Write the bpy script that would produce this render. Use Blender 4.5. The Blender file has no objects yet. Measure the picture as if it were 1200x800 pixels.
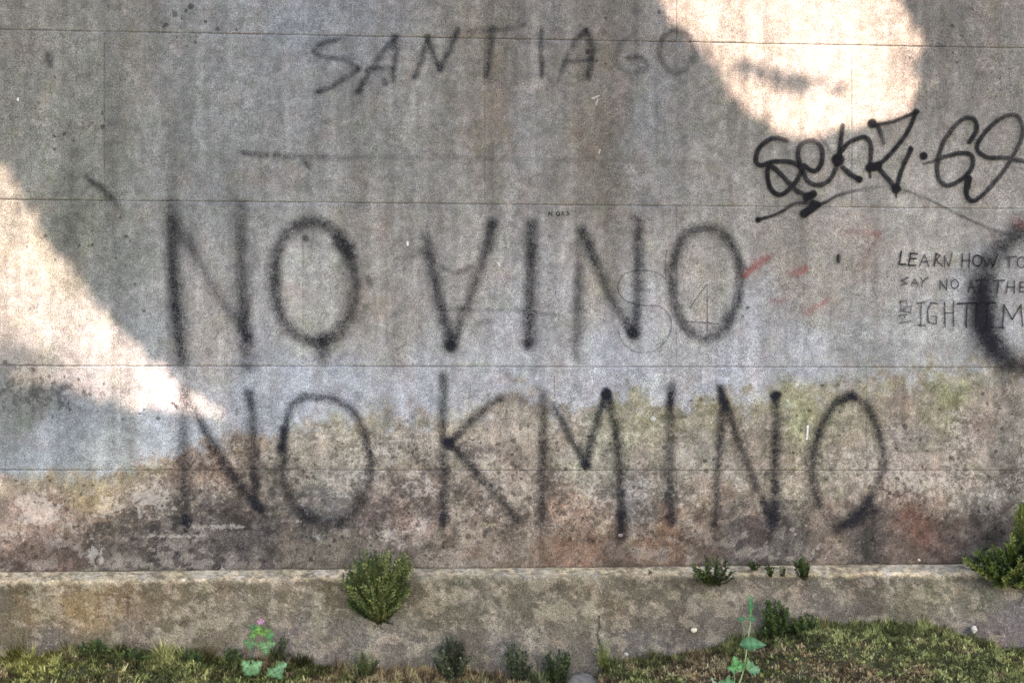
import bpy, math, random
import numpy as np
from mathutils import Vector
R = math.radians
random.seed(4)
rng = np.random.default_rng(7)
scene = bpy.context.scene
C = scene.collection

# ------------------------------------------------------------------ camera
FPX = 933.33                                   # focal length in pixels of a 1200 px wide picture (28 mm)
DIST, YAW, CAMZ = 2.074, R(2.2), 1.6
cam_d = bpy.data.cameras.new('camera'); cam_d.lens = 28; cam_d.sensor_width = 36
cam_d.shift_y = 100/1200; cam_d.clip_start = .02; cam_d.clip_end = 500
cam = bpy.data.objects.new('camera', cam_d); C.objects.link(cam); scene.camera = cam
CX, CY = -DIST*math.tan(YAW), -DIST
cam.location = (CX, CY, CAMZ); cam.rotation_euler = (R(90), 0, -YAW)
sn, cs = math.sin(YAW), math.cos(YAW)

# ------------------------------------------------------------------ light
SUN_EL, SUN_AZ = R(40), R(163)                  # azimuth clockwise from +Y (the wall faces -Y)
sd = Vector((math.cos(SUN_EL)*math.sin(SUN_AZ), math.cos(SUN_EL)*math.cos(SUN_AZ), math.sin(SUN_EL)))
w = bpy.data.worlds.new('World'); scene.world = w; w.use_nodes = True
nt = w.node_tree; nt.nodes.clear()
sky = nt.nodes.new('ShaderNodeTexSky'); sky.sky_type = 'NISHITA'; sky.sun_disc = False
sky.sun_elevation = SUN_EL; sky.sun_rotation = SUN_AZ; sky.dust_density = 2.5; sky.ozone_density = 1.0
bgn = nt.nodes.new('ShaderNodeBackground'); bgn.inputs[1].default_value = .10
wo = nt.nodes.new('ShaderNodeOutputWorld')
nt.links.new(sky.outputs[0], bgn.inputs[0]); nt.links.new(bgn.outputs[0], wo.inputs[0])
sl = bpy.data.lights.new('sun', 'SUN'); sl.energy = 3.9; sl.angle = R(.5); sl.color = (1, .70, .54)
sun = bpy.data.objects.new('sun', sl); C.objects.link(sun)
sun.rotation_euler = sd.to_track_quat('Z', 'Y').to_euler(); sun.location = sd*30
scene.view_settings.view_transform = 'Standard'; scene.view_settings.look = 'None'
scene.view_settings.gamma = 1; scene.view_settings.exposure = 2.45
scene.cycles.max_bounces = 6; scene.cycles.transparent_max_bounces = 16

# ------------------------------------------------------------------ pixel (1200x800) <-> place on a plane
def PX(px, py, Y=0.0):
    px = np.asarray(px, float); py = np.asarray(py, float)
    u = (px-600)/FPX; v = (500-py)/FPX
    dx = sn + u*cs; dy = cs - u*sn
    t = (Y-CY)/dy
    return CX+t*dx, CAMZ+t*v
def P(px, py, Y=0.0):
    x, z = PX(px, py, Y); return Vector((float(x), Y, float(z)))
def UNP(x, y, z):
    rx = x-CX; ry = y-CY; dep = rx*sn+ry*cs; lat = rx*cs-ry*sn
    return 600+FPX*lat/dep, 500-FPX*(z-CAMZ)/dep

# ------------------------------------------------------------------ numpy noise
def _h(ix, iy, s):
    n = (ix.astype(np.int64)*374761393+iy.astype(np.int64)*668265263+s*974634777) & 0xffffffff
    n = ((n ^ (n >> 13))*1274126177) & 0xffffffff
    n = ((n ^ (n >> 16))*2246822519) & 0xffffffff
    return ((n ^ (n >> 15)) & 0xffffff)/float(0xffffff)
def vn(x, y, s=0):
    x = np.asarray(x, float); y = np.asarray(y, float)
    ix = np.floor(x); iy = np.floor(y); fx = x-ix; fy = y-iy
    fx = fx*fx*fx*(fx*(fx*6-15)+10); fy = fy*fy*fy*(fy*(fy*6-15)+10)
    a = _h(ix, iy, s); b = _h(ix+1, iy, s); c = _h(ix, iy+1, s); d = _h(ix+1, iy+1, s)
    return (a*(1-fx)+b*fx)*(1-fy)+(c*(1-fx)+d*fx)*fy
def fbm(x, y, s=0, o=4, g=.55):
    t = 0; a = 1; n = 0
    for k in range(o):
        t = t+a*vn(x*2**k+17.3*k, y*2**k-9.1*k, s+k*13); n += a; a *= g
    return t/n                                   # 0..1 about .5
def ss(a, b, x):
    t = np.clip((x-a)/(b-a), 0, 1); return t*t*(3-2*t)
def lin(c):
    c = np.asarray(c, float)/255; return np.where(c < .04045, c/12.92, ((c+.055)/1.055)**2.4)

# ------------------------------------------------------------------ mesh helpers
def mesh(name, V, F, smooth=False, mat=None, col=None, attrs=None):
    me = bpy.data.meshes.new(name)
    V = np.asarray(V, np.float32); F = np.asarray(F, np.int32)
    me.vertices.add(len(V)); me.vertices.foreach_set('co', V.ravel())
    k = F.shape[1]
    me.loops.add(F.size); me.loops.foreach_set('vertex_index', F.ravel())
    me.polygons.add(len(F)); me.polygons.foreach_set('loop_start', np.arange(0, F.size, k, dtype=np.int32))
    me.polygons.foreach_set('loop_total', np.full(len(F), k, np.int32))
    if smooth: me.polygons.foreach_set('use_smooth', np.ones(len(F), bool))
    me.update(calc_edges=True)
    if col is not None:
        a = me.color_attributes.new('Col', 'FLOAT_COLOR', 'POINT')
        c = np.ones((len(V), 4), np.float32); c[:, :3] = col; a.data.foreach_set('color', c.ravel())
    for n, v in (attrs or {}).items():
        a = me.attributes.new(n, 'FLOAT', 'POINT'); a.data.foreach_set('value', np.asarray(v, np.float32).ravel())
    if mat: me.materials.append(mat)
    return me
def link(name, me, parent=None, **props):
    o = bpy.data.objects.new(name, me); C.objects.link(o)
    if parent: o.parent = parent
    for k, v in props.items(): o[k] = v
    return o
def empty(name, label, cat, loc=(0, 0, 0), group=None):
    o = bpy.data.objects.new(name, None); C.objects.link(o); o.location = loc; o.empty_display_size = .05
    o['label'] = label; o['category'] = cat
    if group: o['group'] = group
    return o
def child(name, me, parent, **props):            # mesh data in world coordinates, thing at its own place
    o = link(name, me, parent, **props); o.matrix_parent_inverse.identity()
    o.location = tuple(-Vector(parent.location)) if parent.parent is None else (0, 0, 0)
    return o

# ------------------------------------------------------------------ materials
class N:
    def __init__(s, name):
        s.m = bpy.data.materials.new(name); s.m.use_nodes = True; s.t = s.m.node_tree; s.t.nodes.clear()
        s.out = s.t.nodes.new('ShaderNodeOutputMaterial')
    def n(s, typ, **kw):
        x = s.t.nodes.new('ShaderNode'+typ)
        for k, v in kw.items(): setattr(x, k, v)
        return x
    def put(s, sock, v):
        if isinstance(v, bpy.types.NodeSocket): s.t.links.new(v, sock)
        else: sock.default_value = v
    def math(s, op, a, b=0, c=0, clamp=False):
        x = s.n('Math', operation=op, use_clamp=clamp); s.put(x.inputs[0], a); s.put(x.inputs[1], b); s.put(x.inputs[2], c)
        return x.outputs[0]
    def mr(s, v, a, b, c=0., d=1.):
        x = s.n('MapRange'); s.put(x.inputs[0], v)
        for i, q in enumerate((a, b, c, d)): s.put(x.inputs[i+1], q)
        return x.outputs[0]
    def mix(s, f, a, b, mode='MIX'):
        x = s.n('Mix', data_type='RGBA', blend_type=mode); s.put(x.inputs[0], f); s.put(x.inputs[6], a); s.put(x.inputs[7], b)
        return x.outputs[2]
    def attr(s, name): return s.n('Attribute', attribute_name=name)
    def noise(s, vec, scale, detail=3, rough=.6, out=0):
        x = s.n('TexNoise'); s.put(x.inputs['Vector'], vec); x.inputs['Scale'].default_value = scale
        x.inputs['Detail'].default_value = detail; x.inputs['Roughness'].default_value = rough
        return x.outputs[out]
    def pos(s): return s.n('NewGeometry').outputs['Position']
    def vmul(s, v, m):
        x = s.n('VectorMath', operation='MULTIPLY'); s.put(x.inputs[0], v); x.inputs[1].default_value = m; return x.outputs[0]
    def scale(s, c, f):
        x = s.n('VectorMath', operation='SCALE'); s.put(x.inputs[0], c); s.put(x.inputs['Scale'], f); return x.outputs[0]
    def bump(s, h, dist, strength=1.):
        x = s.n('Bump'); x.inputs['Strength'].default_value = strength; x.inputs['Distance'].default_value = dist; s.put(x.inputs['Height'], h)
        return x.outputs[0]
    def bsdf(s, col, rough=.9, normal=None, spec=.3):
        x = s.n('BsdfPrincipled'); s.put(x.inputs['Base Color'], col); s.put(x.inputs['Roughness'], rough)
        x.inputs['Specular IOR Level'].default_value = spec
        if normal is not None: s.put(x.inputs['Normal'], normal)
        return x.outputs[0]
    def done(s, sh): s.t.links.new(sh, s.out.inputs[0]); return s.m

def concrete_relief(s, p):
    """grain shared by bare concrete and the paint lying on it"""
    g1 = s.noise(p, 340, 2, .8); g2 = s.noise(p, 130, 4, .85); g3 = s.noise(p, 34, 5, .65)
    h = s.math('ADD', s.math('MULTIPLY', g1, .5), s.math('ADD', s.math('MULTIPLY', g2, .8), s.math('MULTIPLY', g3, .8)))
    return g1, g2, g3, h

s = N('weathered_concrete'); p = s.pos()
g1, g2, g3, h = concrete_relief(s, p)
base = s.attr('Col').outputs['Color']
pit = s.attr('pit').outputs['Fac']; flake = s.attr('flake').outputs['Fac']
f = s.math('MULTIPLY', s.mr(g1, .3, .7, .30, 1.70), s.mr(g2, .3, .7, .82, 1.18))
m5 = s.noise(p, 42, 7, .72); f = s.math('MULTIPLY', f, s.mr(s.math('MULTIPLY', s.math('SUBTRACT', m5, .47), 12, clamp=True), 0, 1, .90, 1.07))
m6 = s.noise(p, 88, 6, .75); f = s.math('MULTIPLY', f, s.mr(s.math('MULTIPLY', s.math('SUBTRACT', m6, .46), 14, clamp=True), 0, 1, .91, 1.05))
f = s.math('MULTIPLY', f, s.mr(g3, .32, .68, .84, 1.16))
stre = s.noise(s.vmul(p, (26, 26, 2.6)), 1, 5, .65); f = s.math('MULTIPLY', f, s.mr(stre, .3, .7, .90, 1.10))
c = s.scale(base, f)
hue = s.noise(p, 19, 4, .6)
c = s.mix(s.mr(hue, .52, .66, 0, .55), c, s.scale(s.mix(1, c, (.88, .96, .80, 1), 'MULTIPLY'), 1.0))
hue2 = s.noise(s.vmul(p, (1, 1, .7)), 13, 5, .65); c = s.mix(s.mr(hue2, .50, .66, 0, .6), c, s.mix(1, c, (1.06, .93, .88, 1), 'MULTIPLY'))
blot = s.noise(p, 62, 6, .72)                                              # dark lichen specks and pits
thr = s.mr(pit, 0, 1, .76, .42)
dk = s.math('MULTIPLY', s.math('SUBTRACT', blot, thr), 14, clamp=True)
blot3 = s.noise(p, 170, 3, .7); dk3 = s.math('MULTIPLY', s.math('SUBTRACT', blot3, s.mr(pit, 0, 1, .72, .52)), 12, clamp=True)
dk = s.math('MAXIMUM', s.math('MULTIPLY', dk, .66), s.math('MULTIPLY', dk3, .66))
def dots(vec, scale, gate, rmax, lo):
    v = s.n('TexVoronoi'); s.put(v.inputs['Vector'], vec); v.inputs['Scale'].default_value = scale
    sep = s.n('SeparateColor'); s.t.links.new(v.outputs['Color'], sep.inputs[0])
    rr = s.math('ADD', lo, s.math('MULTIPLY', s.math('POWER', sep.outputs[1], 2.0), rmax))
    return s.math('MULTIPLY', s.math('MULTIPLY', s.math('SUBTRACT', rr, v.outputs['Distance']), 9, clamp=True), s.math('LESS_THAN', sep.outputs[0], gate))
warp = s.n('VectorMath', operation='ADD'); s.put(warp.inputs[0], p); s.put(warp.inputs[1], s.vmul(s.noise(p, 110, 3, .7, 1), (.006, .006, .006)))
pd = dots(warp.outputs[0], 85, s.math('MULTIPLY', s.math('SUBTRACT', pit, .24), 1.3, clamp=True), .46, .14); pd2 = dots(s.vmul(warp.outputs[0], (1, 1, .93)), 45, s.math('MULTIPLY', s.math('SUBTRACT', pit, .28), 1.1, clamp=True), .34, .10)
dk = s.math('MAXIMUM', dk, s.math('MULTIPLY', s.math('MAXIMUM', pd, pd2), .8))
c = s.mix(dk, c, s.scale(s.mix(.5, c, (.05, .048, .045, 1)), .42))
lt = s.noise(p, 75, 7, .75); th2 = s.mr(flake, 0, 1, .78, .42)             # pale flakes and grains
lf = s.math('MULTIPLY', s.math('SUBTRACT', lt, th2), 22, clamp=True)
lt2 = s.noise(p, 250, 2, .7); lf2 = s.math('MULTIPLY', s.math('SUBTRACT', lt2, .61), 10, clamp=True)
lf = s.math('MAXIMUM', s.math('MULTIPLY', lf, .6), s.math('MULTIPLY', lf2, .45))
c = s.mix(lf, c, s.scale(s.mix(.45, c, (.52, .50, .46, 1)), 1.35))
hh = s.math('ADD', h, s.math('MULTIPLY', dk, -.5))
CONC = s.done(s.bsdf(c, .93, s.bump(hh, .0016, 1.0), .25))

def paint(name, col, gl=.85, speck=1.35):
    s = N(name); p = s.pos(); g1, g2, g3, h = concrete_relief(s, p)
    d = s.attr('dens').outputs['Fac']
    n = s.math('ADD', s.math('MULTIPLY', s.mr(g1, .32, .68, -.5, .5), speck*.75), s.math('MULTIPLY', s.mr(g2, .32, .68, -.5, .5), speck*.55))
    edge = s.math('MULTIPLY', d, s.math('SUBTRACT', 1.25, d))              # speckle strongest where the coat is thin
    a = s.math('ADD', d, s.math('MULTIPLY', n, s.math('MULTIPLY', edge, 2.0)), clamp=True)
    a = s.math('MULTIPLY', a, s.mr(d, 0, .06, 0, 1))
    c = s.scale(col, s.mr(g2, .3, .7, .6, 1.5))
    sh = s.n('MixShader'); tr = s.n('BsdfTransparent')
    s.put(sh.inputs[0], a); s.t.links.new(tr.outputs[0], sh.inputs[1])
    s.t.links.new(s.bsdf(c, gl, s.bump(h, .0012, .8), .07), sh.inputs[2])
    return s.done(sh.outputs[0])
SPRAY = paint('black_spray_paint', (.014, .015, .021))
MARK = paint('black_marker_ink', (.010, .010, .013), .6, .55)
REDP = paint('faded_red_paint', (.33, .085, .08))
PENC = paint('pen_scratch', (.05, .052, .06), .8, .8)
WHITEP = paint('white_paint_drip', (.75, .74, .72), .7, .5)

def vcol_mat(name, rough=.8, var=.35, scale=300, spec=.25, trans=0):
    s = N(name); p = s.pos(); c = s.attr('Col').outputs['Color']
    c = s.scale(c, s.mr(s.noise(p, scale, 2), .3, .7, 1-var, 1+var))
    sh = s.bsdf(c, rough, None, spec)
    if trans:
        t = s.n('BsdfTranslucent'); s.put(t.inputs[0], c); m = s.n('MixShader'); m.inputs[0].default_value = trans
        s.t.links.new(sh, m.inputs[1]); s.t.links.new(t.outputs[0], m.inputs[2]); sh = m.outputs[0]
    return s.done(sh)
MOSS = vcol_mat('moss_blades', .85, .25, 250, .15, .2)
FOL = vcol_mat('small_leaf_foliage', .6, .2, 300, .3, .2)
LEAFM = vcol_mat('fresh_green_leaf', .5, .10, 400, .35, .25)
STEMM = vcol_mat('plant_stem', .7, .25, 300, .2)
CROWNM = vcol_mat('tree_leaves', .6, .2, 20, .3)
STONE = vcol_mat('pebble_stone', .85, .3, 220, .25)
s = N('damp_soil'); p = s.pos(); n1 = s.noise(p, 60, 6, .7); n2 = s.noise(p, 9, 4, .6)
c = s.mix(s.mr(n2, .4, .6), (.085, .068, .048, 1), (.075, .085, .042, 1)); c = s.scale(c, s.mr(n1, .3, .7, .4, 1.6))
SOIL = s.done(s.bsdf(c, .95, s.bump(n1, .006, 1), .1))
s = N('gravel_path'); p = s.pos(); n1 = s.noise(p, 90, 5, .7); n2 = s.noise(p, 2.2, 4, .6)
c = s.mix(s.mr(n2, .42, .6), (.17, .155, .135, 1), (.085, .095, .055, 1)); c = s.scale(c, s.mr(n1, .3, .7, .6, 1.4))
PATH = s.done(s.bsdf(c, .95, s.bump(n1, .01, 1), .1))
s = N('tree_bark'); p = s.pos(); n1 = s.noise(s.vmul(p, (14, 14, 2.5)), 1.5, 6, .7)
c = s.mix(s.mr(n1, .35, .65), (.05, .04, .03, 1), (.17, .145, .11, 1))
BARK = s.done(s.bsdf(c, .95, s.bump(n1, .02, 1), .1))
s = N('joint_backing'); p = s.pos(); c = s.scale((.24, .225, .21), s.mr(s.noise(p, 120, 4), .3, .7, .5, 1.6))
BACK = s.done(s.bsdf(c, .95, None, .1))

# ------------------------------------------------------------------ the wall's colouring (stains, algae, lichen; faint sun dapple at lower left painted in), in picture pixels of the front face
TOPC = [  # px, py, sRGB seen in even shade
 (40,40,124,124,117),(60,130,124,127,120),(150,60,125,126,120),(120,180,114,118,112),(90,260,104,108,98),(150,300,118,123,120),(250,60,130,134,136),(250,150,132,137,139),
 (350,20,140,148,157),(340,110,133,138,142),(330,200,131,134,135),(200,200,124,128,128),(240,230,128,132,134),(430,30,134,139,146),(430,150,131,133,132),
 (500,110,139,140,138),(520,200,137,138,137),(570,60,126,123,114),(580,150,131,125,116),(640,20,134,134,134),(620,160,143,145,148),(700,60,125,121,114),(705,160,123,119,111),(700,230,130,126,119),
 (760,130,134,138,143),(760,210,137,138,140),(830,200,139,139,138),(850,140,128,128,124),(940,200,140,140,138),(1100,30,126,125,122),(1170,60,130,129,126),(1100,110,132,131,128),(1160,110,136,136,134),
 (1040,210,145,145,142),(1150,220,143,141,139),(230,330,146,146,146),(160,400,128,134,138),(250,400,146,142,138),(350,330,154,155,154),(370,385,146,146,138),(440,300,140,138,134),
 (420,360,140,136,130),(470,400,144,142,138),(550,330,150,148,146),(600,400,158,161,168),(660,330,156,157,161),(700,330,146,142,134),(740,380,158,162,170),(800,300,150,148,146),
 (830,340,150,148,142),(880,380,158,162,172),(920,300,146,142,136),(960,340,144,140,134),(1000,400,150,154,158),(1000,290,150,143,138),(1100,290,146,144,142),(1060,400,152,156,160),(1140,330,152,156,164),(1180,400,156,160,168),
 (100,480,126,134,142),(40,470,108,112,108),(60,520,140,150,160),(200,500,150,158,168),(130,540,152,158,158),(300,460,152,160,174),(400,440,154,161,174),(350,450,150,158,172),(480,450,158,165,178),(600,440,158,164,176),(720,430,160,166,180),
 (850,440,158,163,176),(950,420,156,162,172),(1080,420,154,158,160),(1190,430,148,150,150)]
LOWC = [  # warm pale tones at far left include painted sun dapple
 (20,580,172,152,138),(60,600,168,146,132),(110,575,172,150,112),(150,590,140,126,112),(50,640,142,120,106),(120,640,120,108,98),(200,580,124,116,104),(200,540,142,120,104),(260,540,136,118,104),(250,610,112,106,100),(200,640,98,92,88),(290,640,90,84,82),(330,620,100,96,92),
 (350,540,142,136,122),(400,520,148,142,128),(400,570,140,136,130),(440,610,122,110,104),(380,600,116,116,116),(480,520,152,145,134),(480,600,138,120,112),(440,640,120,108,96),(560,500,158,148,138),(600,480,154,146,134),(600,560,150,138,126),(560,620,130,116,102),(640,620,122,110,98),
 (680,600,146,124,108),(680,640,140,112,94),(700,530,148,146,132),(750,490,146,144,116),(740,580,138,136,134),(780,630,140,114,92),(820,520,146,142,132),(830,480,134,130,100),(860,560,152,144,134),(850,590,138,120,102),(880,500,140,130,118),(940,480,146,148,112),(940,560,142,134,116),
 (1000,540,152,142,130),(1000,480,148,142,122),(1060,520,148,140,134),(1050,460,136,124,112),(1100,460,142,144,106),(1150,500,144,132,124),(1100,560,150,136,122),(1180,520,132,128,122),(1180,580,112,106,98),(1060,590,132,112,100)]
BOTC = [
 (0,655,106,88,78),(60,650,112,94,84),(140,650,100,92,84),(200,640,88,82,80),(290,640,84,79,78),(360,650,110,102,90),(420,640,116,106,94),(500,650,124,110,96),(600,650,124,110,96),(680,650,136,108,88),(720,640,104,88,76),(780,640,146,116,92),(820,640,110,94,82),
 (870,630,94,86,84),(930,630,98,92,86),(970,640,140,122,108),(1016,640,90,84,80),(1060,640,116,100,90),(1110,620,112,94,84),(1150,640,114,100,92),(1200,640,104,98,90),(1076,610,128,90,74)]
PLIN = [  # yellowish tones at left stand in for partial sun between leaves
 (0,690,104,98,84),(40,710,138,124,94),(100,712,160,140,104),(140,705,150,126,98),(200,700,134,124,102),(60,750,124,116,106),(160,740,138,128,114),(260,720,134,124,108),(330,700,132,122,106),(400,690,116,108,88),(360,745,132,126,120),(440,740,136,132,124),(520,700,116,112,94),(560,720,124,118,106),
 (620,720,128,120,106),(600,760,132,126,120),(700,700,130,122,104),(760,710,122,114,100),(760,760,128,122,116),(850,710,130,122,112),(960,700,132,124,116),(1020,690,116,108,98),(1080,705,138,132,116),(1140,700,132,130,118),(1150,745,128,120,120),(1200,730,126,120,122)]
def idw(L, x, y, sx=1.0, sy=1.0, pw=3.2, sat=.6):
    A = np.array(L, float); C3 = lin(A[:, 2:]); lum = (C3@np.array((.25, .6, .15)))[:, None]; C3 = lum+(C3-lum)*sat; num = 0; den = 0
    for i in range(len(A)):
        d2 = ((x-A[i, 0])*sx)**2+((y-A[i, 1])*sy)**2+180
        w_ = d2**(-pw/2); num = num+w_[..., None]*C3[i]; den = den+w_
    return num/den[..., None]
B1x = [-300,0,60,110,150,200,235,290,330,380,450,520,560,600,640,680,740,790,840,900,960,1040,1120,1200,1500]
B1y = [565,562,566,562,548,527,520,512,505,492,488,492,478,462,472,484,462,480,468,462,450,442,440,432,440]
B2x = [-300,0,60,120,200,290,330,400,470,560,640,700,760,830,880,930,1000,1080,1140,1200,1500]
B2y = [640,638,632,622,598,590,612,628,630,636,636,618,606,604,596,590,598,592,602,590,600]
def sy_top(y0): return y0 < 100
def wall_map(px, py):
    wx = 26*(fbm(px/38, py/38, 3)-.5)+10*(fbm(px/9, py/9, 5)-.5); wy = 34*(fbm(px/42, py/42, 8)-.5)+14*(fbm(px/10, py/10, 9)-.5)
    x = px+wx*1.3; y = py+wy*1.1
    xc = np.clip(x, -60, 1260)+(x-np.clip(x, -60, 1260))*.15
    up = idw(TOPC, xc, np.maximum(y, -40)*.999, 1.2, .75, sat=.72); lo = idw(LOWC, xc, y, sat=.85); bo = idw(BOTC, xc, y, 1.2, .8, sat=.8)
    b1 = np.interp(px, B1x, B1y); b2 = np.interp(px, B2x, B2y)
    t1 = ss(-.8, .8, (py+.5*wy-b1)/np.interp(px, [0, 250, 420, 700, 1200], [13, 13, 20, 26, 30])+3.4*(fbm(px/12, py/12, 221, 5, .65)-.5)); t2 = ss(-.8, .8, (y-b2)/24+2.6*(fbm(px/13, py/10, 223, 5, .65)-.5))
    c = up*(1-t1)[..., None]+lo*t1[..., None]; c = c*(1-t2)[..., None]+bo*t2[..., None]
    rim = np.exp(-((y-b1-6)/13)**2)*ss(.42, .62, fbm(px/60, py/60, 21))        # yellow-green lichen along the tide line
    c = c*(1-rim[..., None]*.38)+lin((158, 156, 126))*rim[..., None]*.38
    # running streaks, stronger up high
    st = fbm(px/17, py/240, 31, 5)-.5; k = .55*(1-t1)+.2
    c = c*(1+st*k)[..., None]
    for sx, wd, y0, y1, a, tint in ((210,10,0,330,.16,(1,1,.9)),(706,13,-200,300,.20,(1,.95,.88)),(568,9,-200,300,.12,(1,.95,.85)),(590,12,-200,260,.10,(1,.96,.9)),(440,12,60,300,.09,(.97,1,.94)),(128,14,-200,220,.08,(1,1,.95)),
                                     (1180,14,430,600,.30,(1,1,1)),(1016,11,615,665,.42,(.97,1,1.02)),(912,16,596,660,.22,(.97,1,1.05)),(1152,8,560,660,.2,(1,1,1)),(218,13,520,662,.15,(1,1,1)),(420,9,340,430,.12,(1,.95,.85)),(466,9,380,440,.12,(1,.95,.85))):
        m = np.exp(-((px-sx+14*(fbm(py/60, px/90, 41)-.5))/wd)**2)*ss(y0-30, y0+20, py)*(1-ss(y1-20, y1+20, py))*(.5+fbm(px/8, py/25, 43))
        c = c*(1-m[..., None]*a*(.55 if sy_top(y0) else 1)*(2-np.array(tint)*1.0))
    c = c*(1+.42*(fbm(px/7, py/8, 51, 4)-.5)*(1+.8*t1))[..., None]
    c = c*(1+.34*(fbm(px/24, py/30, 53, 4)-.5)*(1+.6*t1))[..., None]
    m1 = ss(.47, .54, fbm(px/13, py/15, 201, 5, .62)); c = c*(1+(m1-.5)*(.10+.20*t1))[..., None]
    skin = ss(.50, .545, fbm(px/15, py/12, 203, 5, .66))*t1*(.35+.65*ss(.4, .6, fbm(px/70, py/45, 205)))     # pale lime skin left between worn patches
    rimd = np.exp(-((fbm(px/15, py/12, 203, 5, .66)-.49)/.012)**2)*t1
    c = c*(1-.44*skin[..., None])+lin((174, 166, 157))*.44*skin[..., None]; c = c*(1-.22*rimd)[..., None]
    wrn = ss(.56, .60, fbm(px/20, py/16, 207, 5, .62))*(.25+.75*t1); c = c*(1-.20*wrn)[..., None]
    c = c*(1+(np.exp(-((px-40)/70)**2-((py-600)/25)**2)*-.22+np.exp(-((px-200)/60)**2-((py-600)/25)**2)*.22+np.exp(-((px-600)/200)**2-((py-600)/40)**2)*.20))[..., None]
    c = c*(1-.20*t2-.07*t1)[..., None]
    # pits and dark lichen
    pit = .12+.12*fbm(px/50, py/50, 61)
    def blob(x0, y0, rx, ry): return np.exp(-(((px-x0)/rx)**2+((py-y0)/ry)**2))
    for b in ((50,470,80,28,.55),(120,455,60,20,.35),(15,440,40,30,.4),(170,490,60,10,.35),(200,600,90,22,.5),(130,620,70,22,.5),(210,30,50,25,.45),(120,300,90,60,.3),(100,130,100,60,.18),(380,600,50,22,.6),(350,590,30,25,.5),
              (560,560,90,60,.33),(440,600,90,35,.42),(640,600,90,30,.35),(740,600,50,30,.5),(800,585,20,15,.6),(290,570,60,50,.4),(860,330,30,60,.15),(380,350,40,60,.15),(1120,560,70,15,.3),(820,470,20,30,.25),(1020,600,40,14,.4),(700,20,30,100,.15),(750,30,90,60,.1),(1120,60,90,70,.2)):
        pit = pit+b[4]*blob(*b[:4])*(.5+1.0*fbm(px/22, py/22, 63))
    pit = pit+.10*t1+.40*t1*ss(.42, .62, fbm(px/34, py/26, 65))*np.exp(-((py-560)/70)**2)
    flake = .06+.15*fbm(px/40, py/40, 71)+.58*t1*(1-.6*t2)*ss(.38, .60, fbm(px/45, py/30, 73))
    for b in ((110,650,14,22,.7),(60,605,60,25,.5),(165,585,40,12,.4),(255,617,50,5,.9),(490,620,60,25,.3),(520,640,60,12,.25),(640,470,60,40,.1),(1060,560,60,30,.2),(430,560,80,30,.15),(200,628,60,3,.8)):
        flake = flake+b[4]*blob(*b[:4])*(.6+.8*fbm(px/12, py/12, 75))
    return np.clip(c, .01, .8), np.clip(pit, 0, 1), np.clip(flake, 0, 1)
def plinth_map(px, py):
    x = px+30*(fbm(px/30, py/30, 83)-.5); y = py+18*(fbm(px/20, py/20, 85)-.5)
    xc = np.clip(x, -60, 1260)+(x-np.clip(x, -60, 1260))*.15
    c = idw(PLIN, xc, y, .8, 1.0, sat=1.0)
    edge = np.interp(px, [0, 600, 1200], [670, 660, 661])
    t = py-edge
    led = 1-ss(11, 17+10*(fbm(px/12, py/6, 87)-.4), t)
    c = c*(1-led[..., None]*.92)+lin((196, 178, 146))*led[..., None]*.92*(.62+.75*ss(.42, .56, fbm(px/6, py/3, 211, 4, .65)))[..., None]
    gr = ss(.50, .62, fbm(px/40, py/16, 89))*np.exp(-((t-22)/20)**2)
    c = c*(1-gr[..., None]*.35)+lin((98, 96, 74))*gr[..., None]*.35
    c = c*(1+.45*(fbm(px/8, py/8, 91, 4)-.5))[..., None]*(1+.24*(fbm(px/40, py/25, 93)-.5))[..., None]
    dr = np.zeros_like(px)                                                  # pale lime runs and veins
    for x0, w0, y1 in ((318,5,735),(520,5,720),(585,11,760),(695,8,740),(290,3,700),(610,4,700),(1105,8,740),(1118,6,760),(1045,10,712),(500,9,700)):
        xx = x0+16*(fbm(py/14, x0+py*0, 95)-.5)
        dr = dr+np.exp(-((px-xx)/w0)**2)*(1-ss(y1-25, y1, py))*ss(.38, .6, fbm(px/5, py/9, 97))
    vein = 1-ss(.0, .020, np.abs(fbm(px/46, py/30, 99, 3)-.5)); dr = np.clip(dr*.75+vein*.6*ss(.42, .6, fbm(px/70, py/40, 100)), 0, .8)
    c = c*(1-dr[..., None])+lin((186, 176, 158))*dr[..., None]
    dark = np.exp(-((px-1020)/14)**2)*.2+np.exp(-((px-20)/50)**2-((py-690)/12)**2)*.3
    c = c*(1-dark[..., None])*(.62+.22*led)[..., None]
    m1 = ss(.47, .54, fbm(px/14, py/12, 213, 5, .62)); c = c*(1+(m1-.5)*.14)[..., None]
    pale = ss(.55, .59, fbm(px/22, py/17, 215, 5, .66)); c = c*(1-.32*pale[..., None])+lin((178, 168, 150))*.32*pale[..., None]
    pit = .14+.12*fbm(px/30, py/30, 101); flake = .15+.3*led+.38*ss(.46, .62, fbm(px/34, py/22, 103))
    return np.clip(c, .01, .8), np.clip(pit, 0, 1), np.clip(flake, 0, 1)
def relief(px, py):                              # metres the face stands forward
    b1 = np.interp(px, B1x, B1y); t = ss(-20, 60, py-b1)
    return (.0010+.0022*t)*(fbm(px/26, py/26, 111, 4)-.5)*2+(.0004+.0010*t)*(fbm(px/7, py/7, 113, 3)-.5)*2

GAIN = 1.0

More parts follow.
